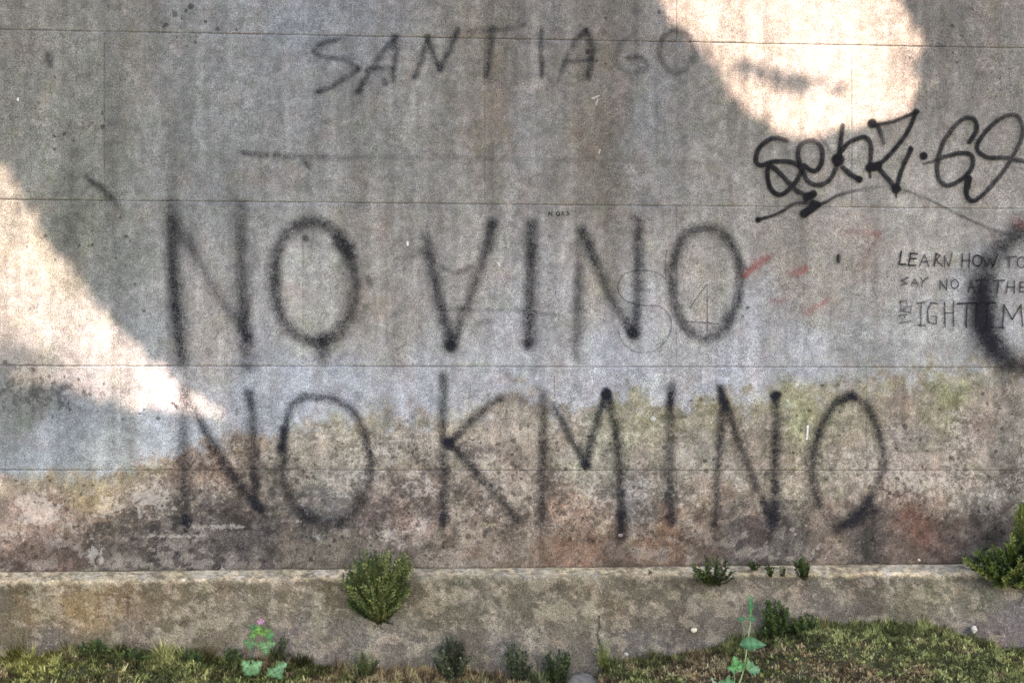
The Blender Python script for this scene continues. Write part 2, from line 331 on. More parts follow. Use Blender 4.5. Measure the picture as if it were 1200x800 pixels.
# ------------------------------------------------------------------ wall: cast panels between recessed joints
wall = empty('concrete_wall', 'tall weathered grey concrete wall of cast panels, covered in black graffiti above a mossy plinth', 'wall', (0, 0, 0))
XL, XR, ZTOP = -7.0, 7.0, 4.3
def hline(a, b):                                 # straight joint through two picture points -> z(x)
    A, B = P(0, a), P(1200, b); k = (B.z-A.z)/(B.x-A.x)
    return lambda x, A=A, k=k: A.z+k*(x-A.x)*np.where(np.abs(x) < 2.2, 1, 2.2/np.maximum(np.abs(x), .01))
top = lambda x: ZTOP+0*x
joints = [top, lambda x: joints[2](x)+1.30, None, None, None, None, None]
joints[2] = hline(35, 57); joints[3] = hline(234, 245); joints[4] = hline(428.5, 430.5); joints[5] = hline(550.5, 551); joints[6] = hline(670, 659.5)
rows = [(joints[i], joints[i+1]) for i in range(6)]
def jx(px, pitch_px=437.):
    x0 = float(PX(px, 400)[0]); d = pitch_px/450.; k0 = math.ceil((XL-x0)/d); k1 = math.floor((XR-x0)/d)
    L = [x0+k*d for k in range(k0, k1+1)]
    return [XL]+[v for v in L if XL+.15 < v < XR-.15]+[XR]
cols = [jx(355), jx(355), jx(568), jx(355), jx(141), jx(355)]
def edge_noise(x, s): return .0011*(fbm(x*60, x*0+s, 121, 4)-.5)*2+.0009*(fbm(x*9, x*0+s, 123, 2)-.5)*2
FX0, FX1 = float(PX(-70, 400)[0]), float(PX(1270, 400)[0])
FZ1 = float(PX(600, -40)[1])
def panel(x0, x1, zt, zb, idx):
    inview = x1 > FX0 and x0 < FX1 and float(zb(np.array((x0+x1)/2))) < FZ1
    st = .0046 if inview else .03
    gapv, gaph = .00012, .0003
    nx = max(4, int((x1-x0)/st)); hmid = float(zt(np.array(x0)))-float(zb(np.array(x0))); nz = max(4, int(hmid/st))
    u = np.linspace(0, 1, nx+1); v = np.linspace(0, 1, nz+1)
    U, Vv = np.meshgrid(u, v)
    xa = x0+gapv+.0006*(fbm(Vv*hmid*50, Vv*0+idx, 125)-.5); xb = x1-gapv+.0006*(fbm(Vv*hmid*50, Vv*0+idx+1, 125)-.5)
    X = xa+(xb-xa)*U
    a = zb(X)+gaph+edge_noise(X, 3); b = zt(X)-gaph+edge_noise(X, 5)
    Z = a+(b-a)*Vv
    px, py = UNP(X, 0*X, Z)
    Y = -relief(px, py)-.0002*(idx % 3)
    e = np.minimum(np.minimum(U*(x1-x0), (1-U)*(x1-x0)), np.minimum(Vv*hmid, (1-Vv)*hmid))
    Y = Y+.0005*(1-np.clip(e/.0018, 0, 1))
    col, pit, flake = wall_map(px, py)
    V = np.stack([X, Y, Z], -1).reshape(-1, 3); W = nx+1
    i = np.arange(nz)[:, None]*W+np.arange(nx)[None, :]
    F = np.stack([i, i+1, i+W+1, i+W], -1).reshape(-1, 4)
    ring = np.concatenate([np.arange(nx), nx+W*np.arange(nz), (nz*W+nx)-np.arange(nx), nz*W-W*np.arange(nz)])
    S = V[ring].copy(); S[:, 1] = .03; m = len(ring); o = len(V); r2 = np.roll(np.arange(m), -1)
    F2 = np.stack([ring, np.arange(m)+o, r2+o, ring[r2]], -1)
    V = np.concatenate([V, S]); F = np.concatenate([F, F2])
    cc = np.concatenate([col.reshape(-1, 3)*GAIN, col.reshape(-1, 3)[ring]*.9*GAIN])
    pp = np.concatenate([pit.ravel(), pit.ravel()[ring]]); ff = np.concatenate([flake.ravel(), flake.ravel()[ring]])
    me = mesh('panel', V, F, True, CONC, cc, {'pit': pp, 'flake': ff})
    child('panel', me, wall)
k = 0
for (zt, zb), cx in zip(rows, cols):
    for a, b in zip(cx[:-1], cx[1:]): panel(a, b, zt, zb, k); k += 1
def box(V, F, x0, x1, y0, y1, z0, z1):
    o = len(V); V += [(x, y, z) for z in (z0, z1) for y in (y0, y1) for x in (x0, x1)]
    F += [tuple(o+i for i in f) for f in ((0,2,3,1),(4,5,7,6),(0,1,5,4),(2,6,7,3),(0,4,6,2),(1,3,7,5))]
V, F = [], []; box(V, F, XL+.002, XR-.002, .0022, .45, .2, ZTOP-.004)
child('wall_core', mesh('wall_core', V, F, False, BACK), wall)
V, F = [], []; box(V, F, XL-.06, XR+.06, -.05, .5, ZTOP, ZTOP+.12)
V = np.array(V); cop = mesh('coping', V, F, False, CONC, np.tile(lin((140, 138, 130)), (len(V), 1)), {'pit': np.full(len(V), .3), 'flake': np.full(len(V), .2)})
child('coping', cop, wall)

# plinth: battered ledge top, upright face
PY_ = -.060
def plinth():
    xs = np.concatenate([np.arange(XL, FX0-.05, .05), np.arange(FX0-.05, FX1+.05, .0046), np.arange(FX1+.05, XR+.04, .05)])
    prof = []                                                               # (y, dz below joint)
    for t in np.linspace(0, 1, 13): prof.append((.004+(PY_+.012-.004)*t, -.0016-.009*t))
    for t in np.linspace(.2, 1, 5): prof.append((PY_+.012-.012*math.sin(t*math.pi/2), -.0105-.016*(1-math.cos(t*math.pi/2))))
    n0 = len(prof); z1 = -.40
    for t in np.arange(.0045, .30, .0046): prof.append((PY_, -.0265-t))
    for t in (.36, .5): prof.append((PY_, -t))
    pr = np.array(prof); X, I = np.meshgrid(xs, np.arange(len(pr)))
    zj = joints[6](X); Y = pr[I, 0].copy(); Z = zj+pr[I, 1]
    px, py = UNP(X, Y, Z)
    pxr, pyr = UNP(X, 0*X+PY_, Z)
    fwd = ss(2, 14, I)
    Y = Y-fwd*(.0035*(fbm(pxr/30, pyr/30, 131)-.5)*2+.0016*(fbm(pxr/7, pyr/7, 133)-.5)*2)
    Z = Z+(1-ss(n0, n0+3, I))*ss(3, 9, I)*.0045*(fbm(px/9, I*0+1., 135)-.5)*2
    col, pit, flake = plinth_map(px, py)
    # a hairline crack near the foot and a fine upright joint
    for pts, wd, a in ((((702,722),(703,735),(699,742),(702,752),(706,765)), 1.3, .75), (((148,684),(149,700),(150,715),(150,724)), 1.0, .45)):
        d = seg_dist(px, py, pts); m = (1-ss(wd*.5, wd*1.6, d))*a; col = col*(1-m[..., None])
    V = np.stack([X, Y, Z], -1).reshape(-1, 3); W = len(xs); nz = len(pr)-1
    i = np.arange(nz)[:, None]*W+np.arange(W-1)[None, :]
    F = np.stack([i, i+W, i+W+1, i+1], -1).reshape(-1, 4)
    me = mesh('plinth', V, F, True, CONC, col.reshape(-1, 3)*GAIN, {'pit': pit, 'flake': flake})
    child('plinth', me, wall, label='brown stained concrete plinth with pale crumbling ledge')
def seg_dist(x, y, pts, ret=False):
    d = np.full(np.shape(x), 1e9); tt = np.zeros(np.shape(x)); n = max(1, len(pts)-1)
    if len(pts) == 1:
        d = np.hypot(x-pts[0][0], y-pts[0][1]); return (d, tt) if ret else d
    for k_, (a, b) in enumerate(zip(pts[:-1], pts[1:])):
        vx, vy = b[0]-a[0], b[1]-a[1]; L = vx*vx+vy*vy+1e-9
        t = np.clip(((x-a[0])*vx+(y-a[1])*vy)/L, 0, 1); dd = np.hypot(x-a[0]-t*vx, y-a[1]-t*vy)
        m = dd < d; d = np.where(m, dd, d); tt = np.where(m, (k_+t)/n, tt)
    return (d, tt) if ret else d
plinth()

# ------------------------------------------------------------------ graffiti: thin coats of paint lying on the panels
def smooth(pts, n=6):
    if len(pts) < 3: return pts
    p_ = [pts[0]]+list(pts)+[pts[-1]]; out = []
    for i in range(1, len(p_)-2):
        for k_ in range(n):
            t = k_/n; a, b, c_, d = [np.array(p_[i+j], float) for j in (-1, 0, 1, 2)]
            out.append(tuple(.5*((2*b)+(-a+c_)*t+(2*a-5*b+4*c_-d)*t*t+(-a+3*b-3*c_+d)*t**3)))
    return out+[pts[-1]]
def ell(cx, cy, rx, ry, a0=0, a1=360, n=28, rot=0):
    o = []
    for k_ in range(n+1):
        a = R(a0+(a1-a0)*k_/n); x, y = rx*math.cos(a), -ry*math.sin(a); r = R(rot)
        o.append((cx+x*math.cos(r)-y*math.sin(r), cy+x*math.sin(r)+y*math.cos(r)))
    return o
cnt = [0]
def glyph(name, parent, strokes, mat, step, soft, lift=.0016, label=None):
    """strokes: (points, radius, opacity or list of opacities along it)"""
    pts = [q for s_ in strokes for q in s_[0]]; mr_ = max(s_[1] for s_ in strokes)*(2.2 if soft else 1.25)+2
    x0, x1 = min(q[0] for q in pts)-mr_, max(q[0] for q in pts)+mr_; y0, y1 = min(q[1] for q in pts)-mr_, max(q[1] for q in pts)+mr_
    xs = np.arange(x0, x1+step, step); ys = np.arange(y0, y1+step, step); X, Y = np.meshgrid(xs, ys)
    wob = 1.6 if soft else .35
    Xw = X+wob*2*(fbm(X/9, Y/9, 141)-.5); Yw = Y+wob*2*(fbm(X/9, Y/9, 143)-.5)
    keep = np.ones_like(X); 
    for s_ in strokes:
        d, t = seg_dist(Xw, Yw, s_[0], True); r = s_[1]
        if isinstance(r, (list, tuple)): r = np.interp(t, np.linspace(0, 1, len(r)), r)
        a = s_[2]; a = np.interp(t, np.linspace(0, 1, len(a)), a) if isinstance(a, (list, tuple)) else a
        if soft and len(s_[0]) == 1: pr = 1-ss(r*.55, r*1.25, d)
        elif soft: pr = np.exp(-(d/(r*.98))**2.0)*(1-ss(r*1.4, r*2.2, d)); a = a*(.62+.50*fbm(X/12, Y/12, 145))+np.maximum(0, np.asarray(a)-.78)*.9
        else: pr = 1-ss(r*.72, r*1.12, d); a = a*(.86+.25*fbm(X/6, Y/6, 147))
        keep = keep*(1-np.clip(pr*a, 0, .985))
    D = 1-keep; D = np.where(D < .012, 0, D)
    ny, nx = X.shape; i = np.arange(ny-1)[:, None]*nx+np.arange(nx-1)[None, :]
    Q = np.stack([i, i+nx, i+nx+1, i+1], -1).reshape(-1, 4)
    Q = Q[D.ravel()[Q].max(1) > .02]
    used, inv = np.unique(Q, return_inverse=True); F_ = inv.reshape(-1, 4)
    px, py = X.ravel()[used], Y.ravel()[used]; wx, wz = PX(px, py)
    wy = -relief(px, py)-.0006-lift-.00012*(cnt[0] % 5); cnt[0] += 1
    me = mesh(name, np.stack([wx, wy, wz], -1), F_, True, mat, None, {'dens': D.ravel()[used]})
    o = child(name, me, parent)
    if label: o['label'] = label
    return o
def inscription(label, glyphs, mat, step, soft, lift=.0016):
    root = None
    o = bpy.data.objects.new('graffiti_lettering', None); C.objects.link(o); o.parent = wall; o['label'] = label; o.empty_display_size = .05
    for n_, g in glyphs: glyph(n_, o, g, mat, step, soft, lift)
    return o
W_ = 8.6
novino = [
 ('letter', [([(200,238),(201,270),(204,330),(209,380),(213,420)], W_+.6, [.30,.62,.78,.78,.60]), ([(206,262),(222,285),(243,325),(262,355),(280,375),(289,395)], W_-1, [.45,.45,.34,.30,.50,.62]), ([(283,238),(282,275),(283,320),(286,370),(290,428)], W_-.6, [.22,.50,.50,.62,.42])]),
 ('letter', [(smooth([(352,262),(336,274),(325,300),(322,330),(326,360),(340,385),(362,399),(380,402),(398,390),(411,365),(416,335),(412,305),(400,280),(382,264),(362,260),(350,263)]), W_-1, [.62,.62,.72,.62,.55,.62,.60,.50,.52,.62,.66,.58]), ([(376,398),(379,416)], 9, [.62,.5]), ([(400,288),(408,300)], 8, [.4,.5]), ([(394,282),(408,292)], 6, .5), ([(358,279)], 4, .6)]),
 ('letter', [([(497,268),(502,292),(510,330),(519,370),(528,404)], W_-1.2, [.25,.62,.66,.62,.72]), ([(577,262),(571,290),(557,330),(542,370),(529,404)], W_-1.2, [.72,.62,.48,.50,.72]), ([(528,405)], 7, .75), ([(577,264)], 6, .4), ([(470,300),(497,296)], 6, [.1,.28]), (smooth([(520,312),(535,320),(552,312)]), 3.2, .35)]),
 ('letter', [([(623,263),(623,300),(621,350),(619,404)], W_-1, [.74,.72,.64,.74]), ([(619,401)], 6, .4)]),
 ('letter', [([(677,290),(678,340),(676,380),(674,414)], W_-.8, [.25,.42,.46,.38]), ([(683,272),(697,305),(712,340),(728,370),(741,390)], W_-1.5, [.74,.72,.52,.52,.74]), ([(747,258),(748,300),(747,350),(744,392)], W_-1.6, [.58,.64,.56,.76]), ([(741,391)], 7, .66)]),
 ('letter', [(smooth([(826,268),(806,274),(792,296),(787,325),(790,355),(802,382),(822,396),(842,390),(857,370),(867,340),(866,310),(856,285),(842,270),(826,267)]), W_-2, [.62,.60,.58,.58,.58,.50,.46,.58,.68,.66,.62,.62]), ([(852,370),(856,392)], 6, [.4,.2])])]
inscription('large hand sprayed black words NO VINO in soft blurred letters', novino, SPRAY, 2.0, True)
nokmino = [
 ('letter', [([(216,456),(216,500),(217,560),(218,622)], W_-1.5, [.35,.44,.42,.46]), ([(217,458),(238,500),(262,540),(285,573),(304,596)], W_-2.6, [.42,.60,.66,.66,.82]), ([(293,460),(297,500),(297,545),(300,590)], W_-2.9, [.66,.62,.58,.62]), ([(304,595)], 6, .6), ([(218,608)], 7, .45)]),
 ('letter', [(smooth([(334,500),(340,478),(355,466),(375,465),(398,470),(416,485),(428,510),(434,545),(429,575),(415,598),(398,610)]), W_-3.1, [.64,.62,.60,.50,.55,.58,.60,.62,.50,.30]), ([(333,504),(331,524)], 5.2, [.92,.85]), ([(331,524),(333,560),(342,590),(362,608)], W_-2.2, [.62,.50,.36,.4]), ([(362,606),(385,614),(410,606)], 9, [.42,.35,.38])]),
 ('letter', [([(520,441),(519,480),(520,530),(520,575),(519,612)], W_-2.9, [.55,.60,.58,.50,.70]), ([(527,519),(548,497),(566,480),(582,468)], W_-3.3, [.78,.62,.62,.52]), (smooth([(582,468),(602,465),(620,472)]), 5, [.42,.2,.1]), ([(528,520),(552,545),(580,577),(606,610)], W_-2.6, [.74,.62,.50,.50]), ([(526,519)], 7.2, .95), ([(520,606)], 8, .4)]),
 ('letter', [([(637,460),(637,500),(635,560),(635,614)], W_-3, [.48,.56,.54,.66]), ([(649,474),(662,500),(675,525),(687,544)], W_-3.9, [.52,.58,.70,.85]), ([(686,545),(693,515),(701,488),(710,462)], W_-3.4, [.72,.62,.62,.80]), ([(712,462),(720,495),(726,545),(728,590),(728,628)], W_-3.2, [.80,.68,.60,.62,.70]), ([(710,461)], 7, .98), ([(685,545)], 6, .6), ([(728,605)], 8, .5)]),
 ('letter', [([(787,450),(785,500),(785,560),(786,614)], W_-2.6, [.45,.52,.50,.64]), ([(786,459),(785,474)], 4.4, .75), ([(786,606)], 7, .4)]),
 ('letter', [([(847,470),(843,520),(840,570),(837,616)], W_-3.3, [.62,.56,.50,.62]), ([(844,455),(850,478)], 5, .92), ([(850,474),(866,520),(884,565),(903,606)], W_-3.5, [.70,.60,.48,.50]), ([(909,464),(909,520),(908,570),(906,612)], W_-3, [.66,.66,.60,.72]), ([(909,463)], 6.6, .97), ([(906,600),(906,616)], 10, .62)]),
 ('letter', [(smooth([(1000,463),(980,473),(962,500),(953,535),(952,565),(960,592),(970,602)]), W_-2.7, [.80,.72,.66,.66,.60,.34]), (smooth([(996,463),(1014,474),(1028,500),(1034,535),(1028,568),(1014,592),(1000,606)]), W_-3, [.70,.62,.62,.60,.52,.62,.5]), ([(1020,596),(1002,610),(980,620)], W_, [.62,.74,.60]), ([(1018,600),(1024,598)], 7, .5)])]
inscription('large hand sprayed black words NO KMINO below, with heavy dots at the stroke ends', nokmino, SPRAY, 2.0, True)
sant = [
 ('letter', [(smooth([(400,46),(380,50),(368,59),(378,67),(402,70),(420,81)]), 3.4, [.45,.5,.5,.4,.5]), (smooth([(419,82),(400,95),(386,104),(372,108)]), 3.4, [.4,.5,.7])]),
 ('letter', [([(420,108),(433,84),(448,62),(463,44)], 4, [.7,.42,.4,.55]), ([(463,44),(463,64),(460,94)], 4.5, [.55,.5,.45]), ([(430,82),(463,78)], 3.5, .4), ([(451,97)], 5, .4)]),
 ('letter', [([(486,90),(494,70),(501,44)], 3.8, [.55,.4,.55]), ([(501,44),(508,64),(516,81)], 3.6, .55), ([(515,81),(526,60),(537,35)], 3.6, [.5,.45,.7])]),
 ('letter', [([(550,38),(575,36),(612,30)], 4, [.3,.4,.4]), ([(576,36),(574,62),(571,90)], 4, [.5,.45,.65])]),
 ('letter', [([(634,37),(634,60),(635,89)], 3.4, [.6,.45,.7])]),
 ('letter', [([(653,95),(662,72),(674,48),(686,37)], 3.5, [.35,.4,.5,.7]), ([(687,37),(694,58),(692,76),(689,91)], 4.8, [.6,.55,.5,.65]), ([(663,72),(698,70)], 3, .4)]),
 ('letter', [(smooth([(745,40),(730,50),(722,64),(726,80),(742,87),(758,80),(752,69),(736,68)]), 3.6, [.2,.28,.25,.22,.3,.45,.4])]),
 ('letter', [(ell(793, 61, 20, 25), 3.8, [.32,.42,.5,.3,.3,.32])])]
sant = [(n_, [(p_, r_, [v*.95 for v in (a_ if isinstance(a_, list) else [a_, a_])]) for p_, r_, a_ in g_]) for n_, g_ in sant]
inscription('faint thin black word SANTIAGO painted near the top of the wall', sant, SPRAY, 1.4, True, .0014)
def Z2(L, ox=870, oy=120, k=3.636): return [(ox+x/k, oy+y/k) for x, y in L]
tag = [
 ('letter', [(smooth(Z2([(190,165),(130,155),(75,190),(55,245),(75,270),(130,255),(200,255),(240,275),(245,305),(210,360),(160,395),(120,370),(105,310),(115,275),(150,295),(200,350),(240,385),(290,400)])), 3.1, [.55,.8,.85,.85,.8,.7,.85,.9,.9,.8,.75,.6])]),
 ('letter', [(smooth(Z2([(245,270),(235,220),(250,180),(300,165),(335,200),(335,260),(305,295),(260,270)])), 3.1, [.9,.7,.5,.6,.85,.9,.9]), (smooth(Z2([(255,290),(280,340),(330,355),(375,325),(400,270)])), 3, .75)]),
 ('letter', [(Z2([(425,100),(415,180),(405,240)]), 2.9, [.7,.85,.95]), (Z2([(405,245)]), 8, .98), (Z2([(315,125),(375,215)]), 2, .25), (Z2([(425,280),(460,310),(495,330)]), 3.2, .85), (Z2([(495,330)]), 4.4, .95), (smooth(Z2([(412,220),(450,175),(510,150),(540,170),(545,220),(540,285)])), 3, [.9,.8,.85,.8,.7,.85])]),
 ('letter', [(Z2([(552,92)]), 6, .92), (Z2([(575,100),(600,175)]), 2.7, [.8,.5]), (Z2([(560,97),(640,85),(735,45)]), 2.3, [.85,.7,.85]), (Z2([(738,42)]), 4.2, .9), (smooth(Z2([(735,48),(700,130),(620,230),(560,280)])), 2.8, .85), (Z2([(540,280),(575,272)]), 5.4, .97), (Z2([(541,290),(541,322)]), 1.4, .8),
             (Z2([(580,285),(625,335),(652,372)]), 3, .85), (Z2([(652,370)]), 6, .97), (Z2([(652,390),(652,404)]), 1.3, .8), (smooth(Z2([(655,360),(680,280),(715,205)])), 3, .85), (Z2([(715,200)]), 3.8, .9)]),
 ('painted_dot', [(Z2([(770,230)]), 5, .97), (Z2([(770,263),(830,248)]), 2, .5)]),
 ('digit', [(smooth(Z2([(965,170),(995,120),(985,75),(945,70),(900,105),(850,180),(828,260),(835,330),(875,355),(930,330),(975,280),(975,230),(930,218),(870,230),(825,245)])), 2.9, [.9,.9,.7,.65,.7,.7,.8,.85,.85,.8,.6])]),
 ('digit', [(smooth(Z2([(962,322),(950,380),(970,420),(1010,405),(1090,320),(1150,230),(1190,140),(1180,75),(1140,55),(1070,90),(1010,160),(1000,205),(1040,235),(1120,238),(1215,257)])), 2.8, [.95,.95,.9,.7,.6,.6,.6,.6,.8,.92,.85,.7,.6]), (Z2([(962,325),(955,365)]), 4.2, .92)]),
 ('underline_stroke', [(smooth(Z2([(65,502),(150,475),(230,430),(330,435),(400,400),(470,380)])), 2.1, [.85,.7,.6,.7,.6,.35]), (Z2([(65,502)]), 3.8, .93), (smooth(Z2([(470,380),(540,365),(620,362),(700,380),(800,420),(900,470),(1040,535),(1130,560)])), 1.9, [.3,.18,.18,.3,.3,.4,.35,.2]), (Z2([(272,408),(300,392)]), 5, .95), (Z2([(262,475),(305,445)]), 5.5, .92), (Z2([(300,428),(322,438)]), 4, .9)])]
inscription('black marker tag with looping letters, a dot and the number 69', tag, MARK, 1.0, False, .0026)
def Z3(*LL): return [(Z2(L, 1030, 280, 6.665)) for L in LL]
def tx(name, lines, r=.95, a=.8): return (name, [(q, r, a) for q in lines])
t1_ = [tx('letter', Z3([(170,100),(150,200),(205,200)]), 1.1, .9), tx('letter', Z3([(240,112),(225,208)], [(240,115),(295,118)], [(235,155),(285,155)], [(222,208),(280,208)]), 1, .85), tx('letter', Z3([(310,215),(350,125),(380,215)], [(325,180),(370,180)]), .9, .65),
 tx('letter', Z3([(440,115),(425,215)], [(440,115),(472,132),(438,165),(490,215)])), tx('letter', Z3([(505,215),(505,135),(540,215),(565,110)]), .9, .65), tx('letter', Z3([(645,120),(640,220)], [(700,115),(695,225)], [(640,170),(700,170)]), .95, .75),
 tx('letter', [ell(*Z2([(762,172)], 1030, 280, 6.665)[0], 5.3, 6.3, n=16)], 1, .85), tx('letter', Z3([(805,140),(835,220),(860,160),(885,220),(918,125)]), .95, .8), tx('letter', Z3([(990,148),(1070,140)], [(1010,145),(1010,225)]), .95, .7), tx('letter', [ell(*Z2([(1105,185)], 1030, 280, 6.665)[0], 4.8, 6, n=16)], .95, .75)]
t2_ = [tx('letter', Z3([(225,305),(165,325),(215,350),(170,362)]), 1, .6), tx('letter', Z3([(250,360),(275,308),(300,362)], [(258,345),(292,345)]), .9, .5), tx('letter', Z3([(315,300),(338,332),(378,300)], [(338,332),(330,370)]), .9, .55), tx('letter', Z3([(470,400),(470,325),(520,400),(525,320)]), .9, .68),
 tx('letter', [ell(*Z2([(585,355)], 1030, 280, 6.665)[0], 4.2, 5.4, n=14)], .9, .68), tx('letter', Z3([(690,415),(715,330),(740,415)], [(700,380),(735,380)]), .9, .7), tx('letter', Z3([(755,325),(830,322)], [(795,325),(790,415)]), .95, .8), tx('letter', Z3([(890,328),(975,325)], [(930,328),(915,420)]), .95, .8),
 tx('letter', Z3([(1000,335),(990,425)], [(1050,330),(1050,425)], [(1000,378),(1050,378)]), .95, .75), tx('letter', Z3([(1095,340),(1090,415)], [(1095,340),(1140,338)], [(1092,378),(1135,378)], [(1090,415),(1138,415)]), .95, .75)]
t3_ = [tx('letter', Z3([(160,490),(166,560)], [(160,490),(210,485),(215,520),(170,560),(240,580),(250,520),(160,570)], [(150,600),(210,590),(160,660),(240,640)]), .9, .5), tx('letter', Z3([(290,505),(350,495)], [(325,500),(320,675)], [(305,675),(355,675)]), .95, .65), tx('letter', Z3([(450,505),(400,500),(375,560),(378,650),(440,665),(445,605),(410,605)]), .95, .72),
 tx('letter', Z3([(505,495),(510,690)], [(575,490),(575,680)], [(510,580),(575,580)]), .95, .72), tx('letter', Z3([(605,508),(740,500)], [(680,505),(675,690)]), 1.05, .85), tx('letter', Z3([(740,500),(900,500)], [(765,500),(750,690)]), 1.15, .92), tx('letter', Z3([(850,500),(835,680)], [(800,685),(880,690)]), 1.05, .88), tx('letter', Z3([(960,690),(970,515),(1035,630),(1100,515),(1115,680)], [(930,690),(972,695)]), 1.0, .8)]
for lab, g in (('small handwritten line LEARN HOW TO in black marker', t1_), ('small handwritten line SAY NO AT THE in black marker', t2_), ('small handwritten line RIGHTTIM in taller black marker capitals', t3_)):
    inscription(lab, g, MARK, .5, False, .0030)
def Z5(*LL): return [Z2(L, 630, 235, 24) for L in LL]
inscription('tiny black handwritten word ALORS', [tx('letter', Z5([(290,460),(322,320),(365,400)], [(305,400),(360,395)]), .55, .8), tx('letter', Z5([(403,320),(395,440),(415,448)]), .55, .85), tx('letter', [ell(653.7, 251, 1.7, 2.4, n=12)], .6, .88), tx('letter', Z5([(680,430),(680,320),(740,345),(690,375),(750,430)]), .55, .75), tx('letter', Z5([(870,310),(810,330),(885,380),(820,430)]), .55, .8)], MARK, .35, False, .0030)
g = glyph('graffiti_lettering', wall, [(smooth([(1235,274),(1205,268),(1178,284),(1158,312),(1150,348),(1154,388),(1172,418),(1200,430),(1235,424)]), 15, [.5,.65,.62,.75,.92,.95,.88,.6,.5]), ([(1153,345),(1160,396)], 15, .45)], SPRAY, 2.0, True, label='wide soft black sprayed curve of a round letter beside the small marker text')
glyph('graffiti_lettering', wall, [([(874,321),(886,311),(899,302)], 4.4, [.4,.5,.5]), ([(925,322),(934,320),(943,315)], 4.6, [.15,.3,.5]), ([(902,353),(918,351)], 3.8, [.25,.35]), ([(992,272),(1030,274)], 3, [.2,.26]), ([(1030,274),(1018,300),(1004,326)], 4, [.14,.1,.08]), ([(942,368),(956,360),(968,352)], 3.6, .35), ([(1190,258),(1196,262)], 6, .2)], REDP, 1.6, True, label='faded red dabs of paint to the right of the upper row')
glyph('graffiti_lettering', wall, [(smooth([(781,294),(779,310),(780,328)]), .8, .5), (smooth([(780,328),(770,320),(752,317),(735,320),(726,328),(724,340),(732,352),(752,358),(774,360),(786,376),(782,396),(766,411),(744,412),(730,402),(724,388)]), .75, .45), ([(807.5,361),(828,333),(828,388)], .75, .6), ([(803,377),(824,378),(842,380)], .7, .5), ([(649,440),(650,466)], .7, .5)], PENC, .6, False, .0034, label='thin pencil outline shaped like a figure three near the last upper letters')
glyph('graffiti_lettering', wall, [([(285,179),(320,183),(400,184),(560,186)], 4, [.42,.34,.12,.08]), ([(560,186),(700,188),(870,192)], 3.2, .12), ([(355,188),(362,196)], 3, .35), ([(57,64),(58,76)], 4.5, .45), ([(100,208),(122,222),(143,248)], 4.6, [.4,.55,.3]), ([(982,300),(982,307)], 2.2, .9), ([(396,380),(378,398)], 4, .3), ([(565,470),(600,428)], 2, .15), ([(520,362),(610,364),(660,370)], 2.4, .2), ([(560,380),(575,376)], 4, .28), ([(432,326),(434,330)], 4.5, .45), ([(436,355),(420,372)], 6, .10), ([(1100,186),(1100,186.5)], 3, .2), ([(142,400),(150,406)], 4, .25), ([(202,470),(207,477)], 1.6, .8), ([(278,480),(278,486)], 1.5, .5)], SPRAY, 1.8, True, .0013, label='old faded dark paint smudges scattered over the panels')
glyph('graffiti_lettering', wall, [([(946,499),(945.5,514)], 1.3, .9), ([(22,116),(22,118)], 1.3, .8), ([(694,116),(702,113)], 1, .55), ([(700,118),(698,124)], .9, .5), ([(703,176),(702,180)], .9, .55), ([(478,284),(478,287)], 1.6, .8), ([(583,308),(586,312)], 1.6, .6), ([(1076,655),(1077,656)], 1.2, .7), ([(764,490),(766,491)], 3, .45)], WHITEP, .6, False, .0032, label='small white flecks and one white paint drip')

# ------------------------------------------------------------------ ground: mossy bench at the wall foot, path in front
EDG_X = [-400,0,80,110,150,250,330,400,450,500,560,640,690,720,760,800,860,900,940,1000,1050,1110,1140,1180,1240,1600]
EDG_Y = [776,776,772,764,772,776,780,788,792,788,797,799,801,782,776,772,758,744,740,736,737,745,754,768,771,775]
def bench_z(x, y):
    px, _ = UNP(x, 0*x+PY_, 0*x+1.0)
    py = np.interp(px, EDG_X, EDG_Y); _, z0 = PX(px, py, PY_)
    d = (PY_-y)
    hum = .020*(fbm(x*12, y*12, 151, 5, .6)-.5)*2*ss(0, .05, d)
    return np.clip(z0, .9, 1.2)-.07*d+hum-ss(.32, 1.5, d)*1.05+.02*np.exp(-((d-.16)/.1)**2)
xs = np.concatenate([np.arange(-9, -2.0, .12), np.arange(-2.0, 2.0, .02), np.arange(2.0, 9, .12)]); ds = np.concatenate([np.arange(-.02, .5, .015), np.linspace(.5, 1.7, 26)])
X, D_ = np.meshgrid(xs, ds); Y = PY_-D_; Z = np.maximum(bench_z(X, Y), -.06)
i = np.arange(len(ds)-1)[:, None]*len(xs)+np.arange(len(xs)-1)[None, :]
link('mossy_bank', mesh('mossy_bank', np.stack([X, Y, Z], -1).reshape(-1, 3), np.stack([i, i+len(xs), i+len(xs)+1, i+1], -1).reshape(-1, 4), True, SOIL), kind='structure')
V, F = [], []; gx = np.linspace(-60, 60, 61); gy = np.linspace(-60, 40, 51); X, Y = np.meshgrid(gx, gy)
i = np.arange(50)[:, None]*61+np.arange(60)[None, :]
link('ground', mesh('ground', np.stack([X, Y, 0*X], -1).reshape(-1, 3), np.stack([i, i+1, i+62, i+61], -1).reshape(-1, 4), True, PATH), kind='structure')

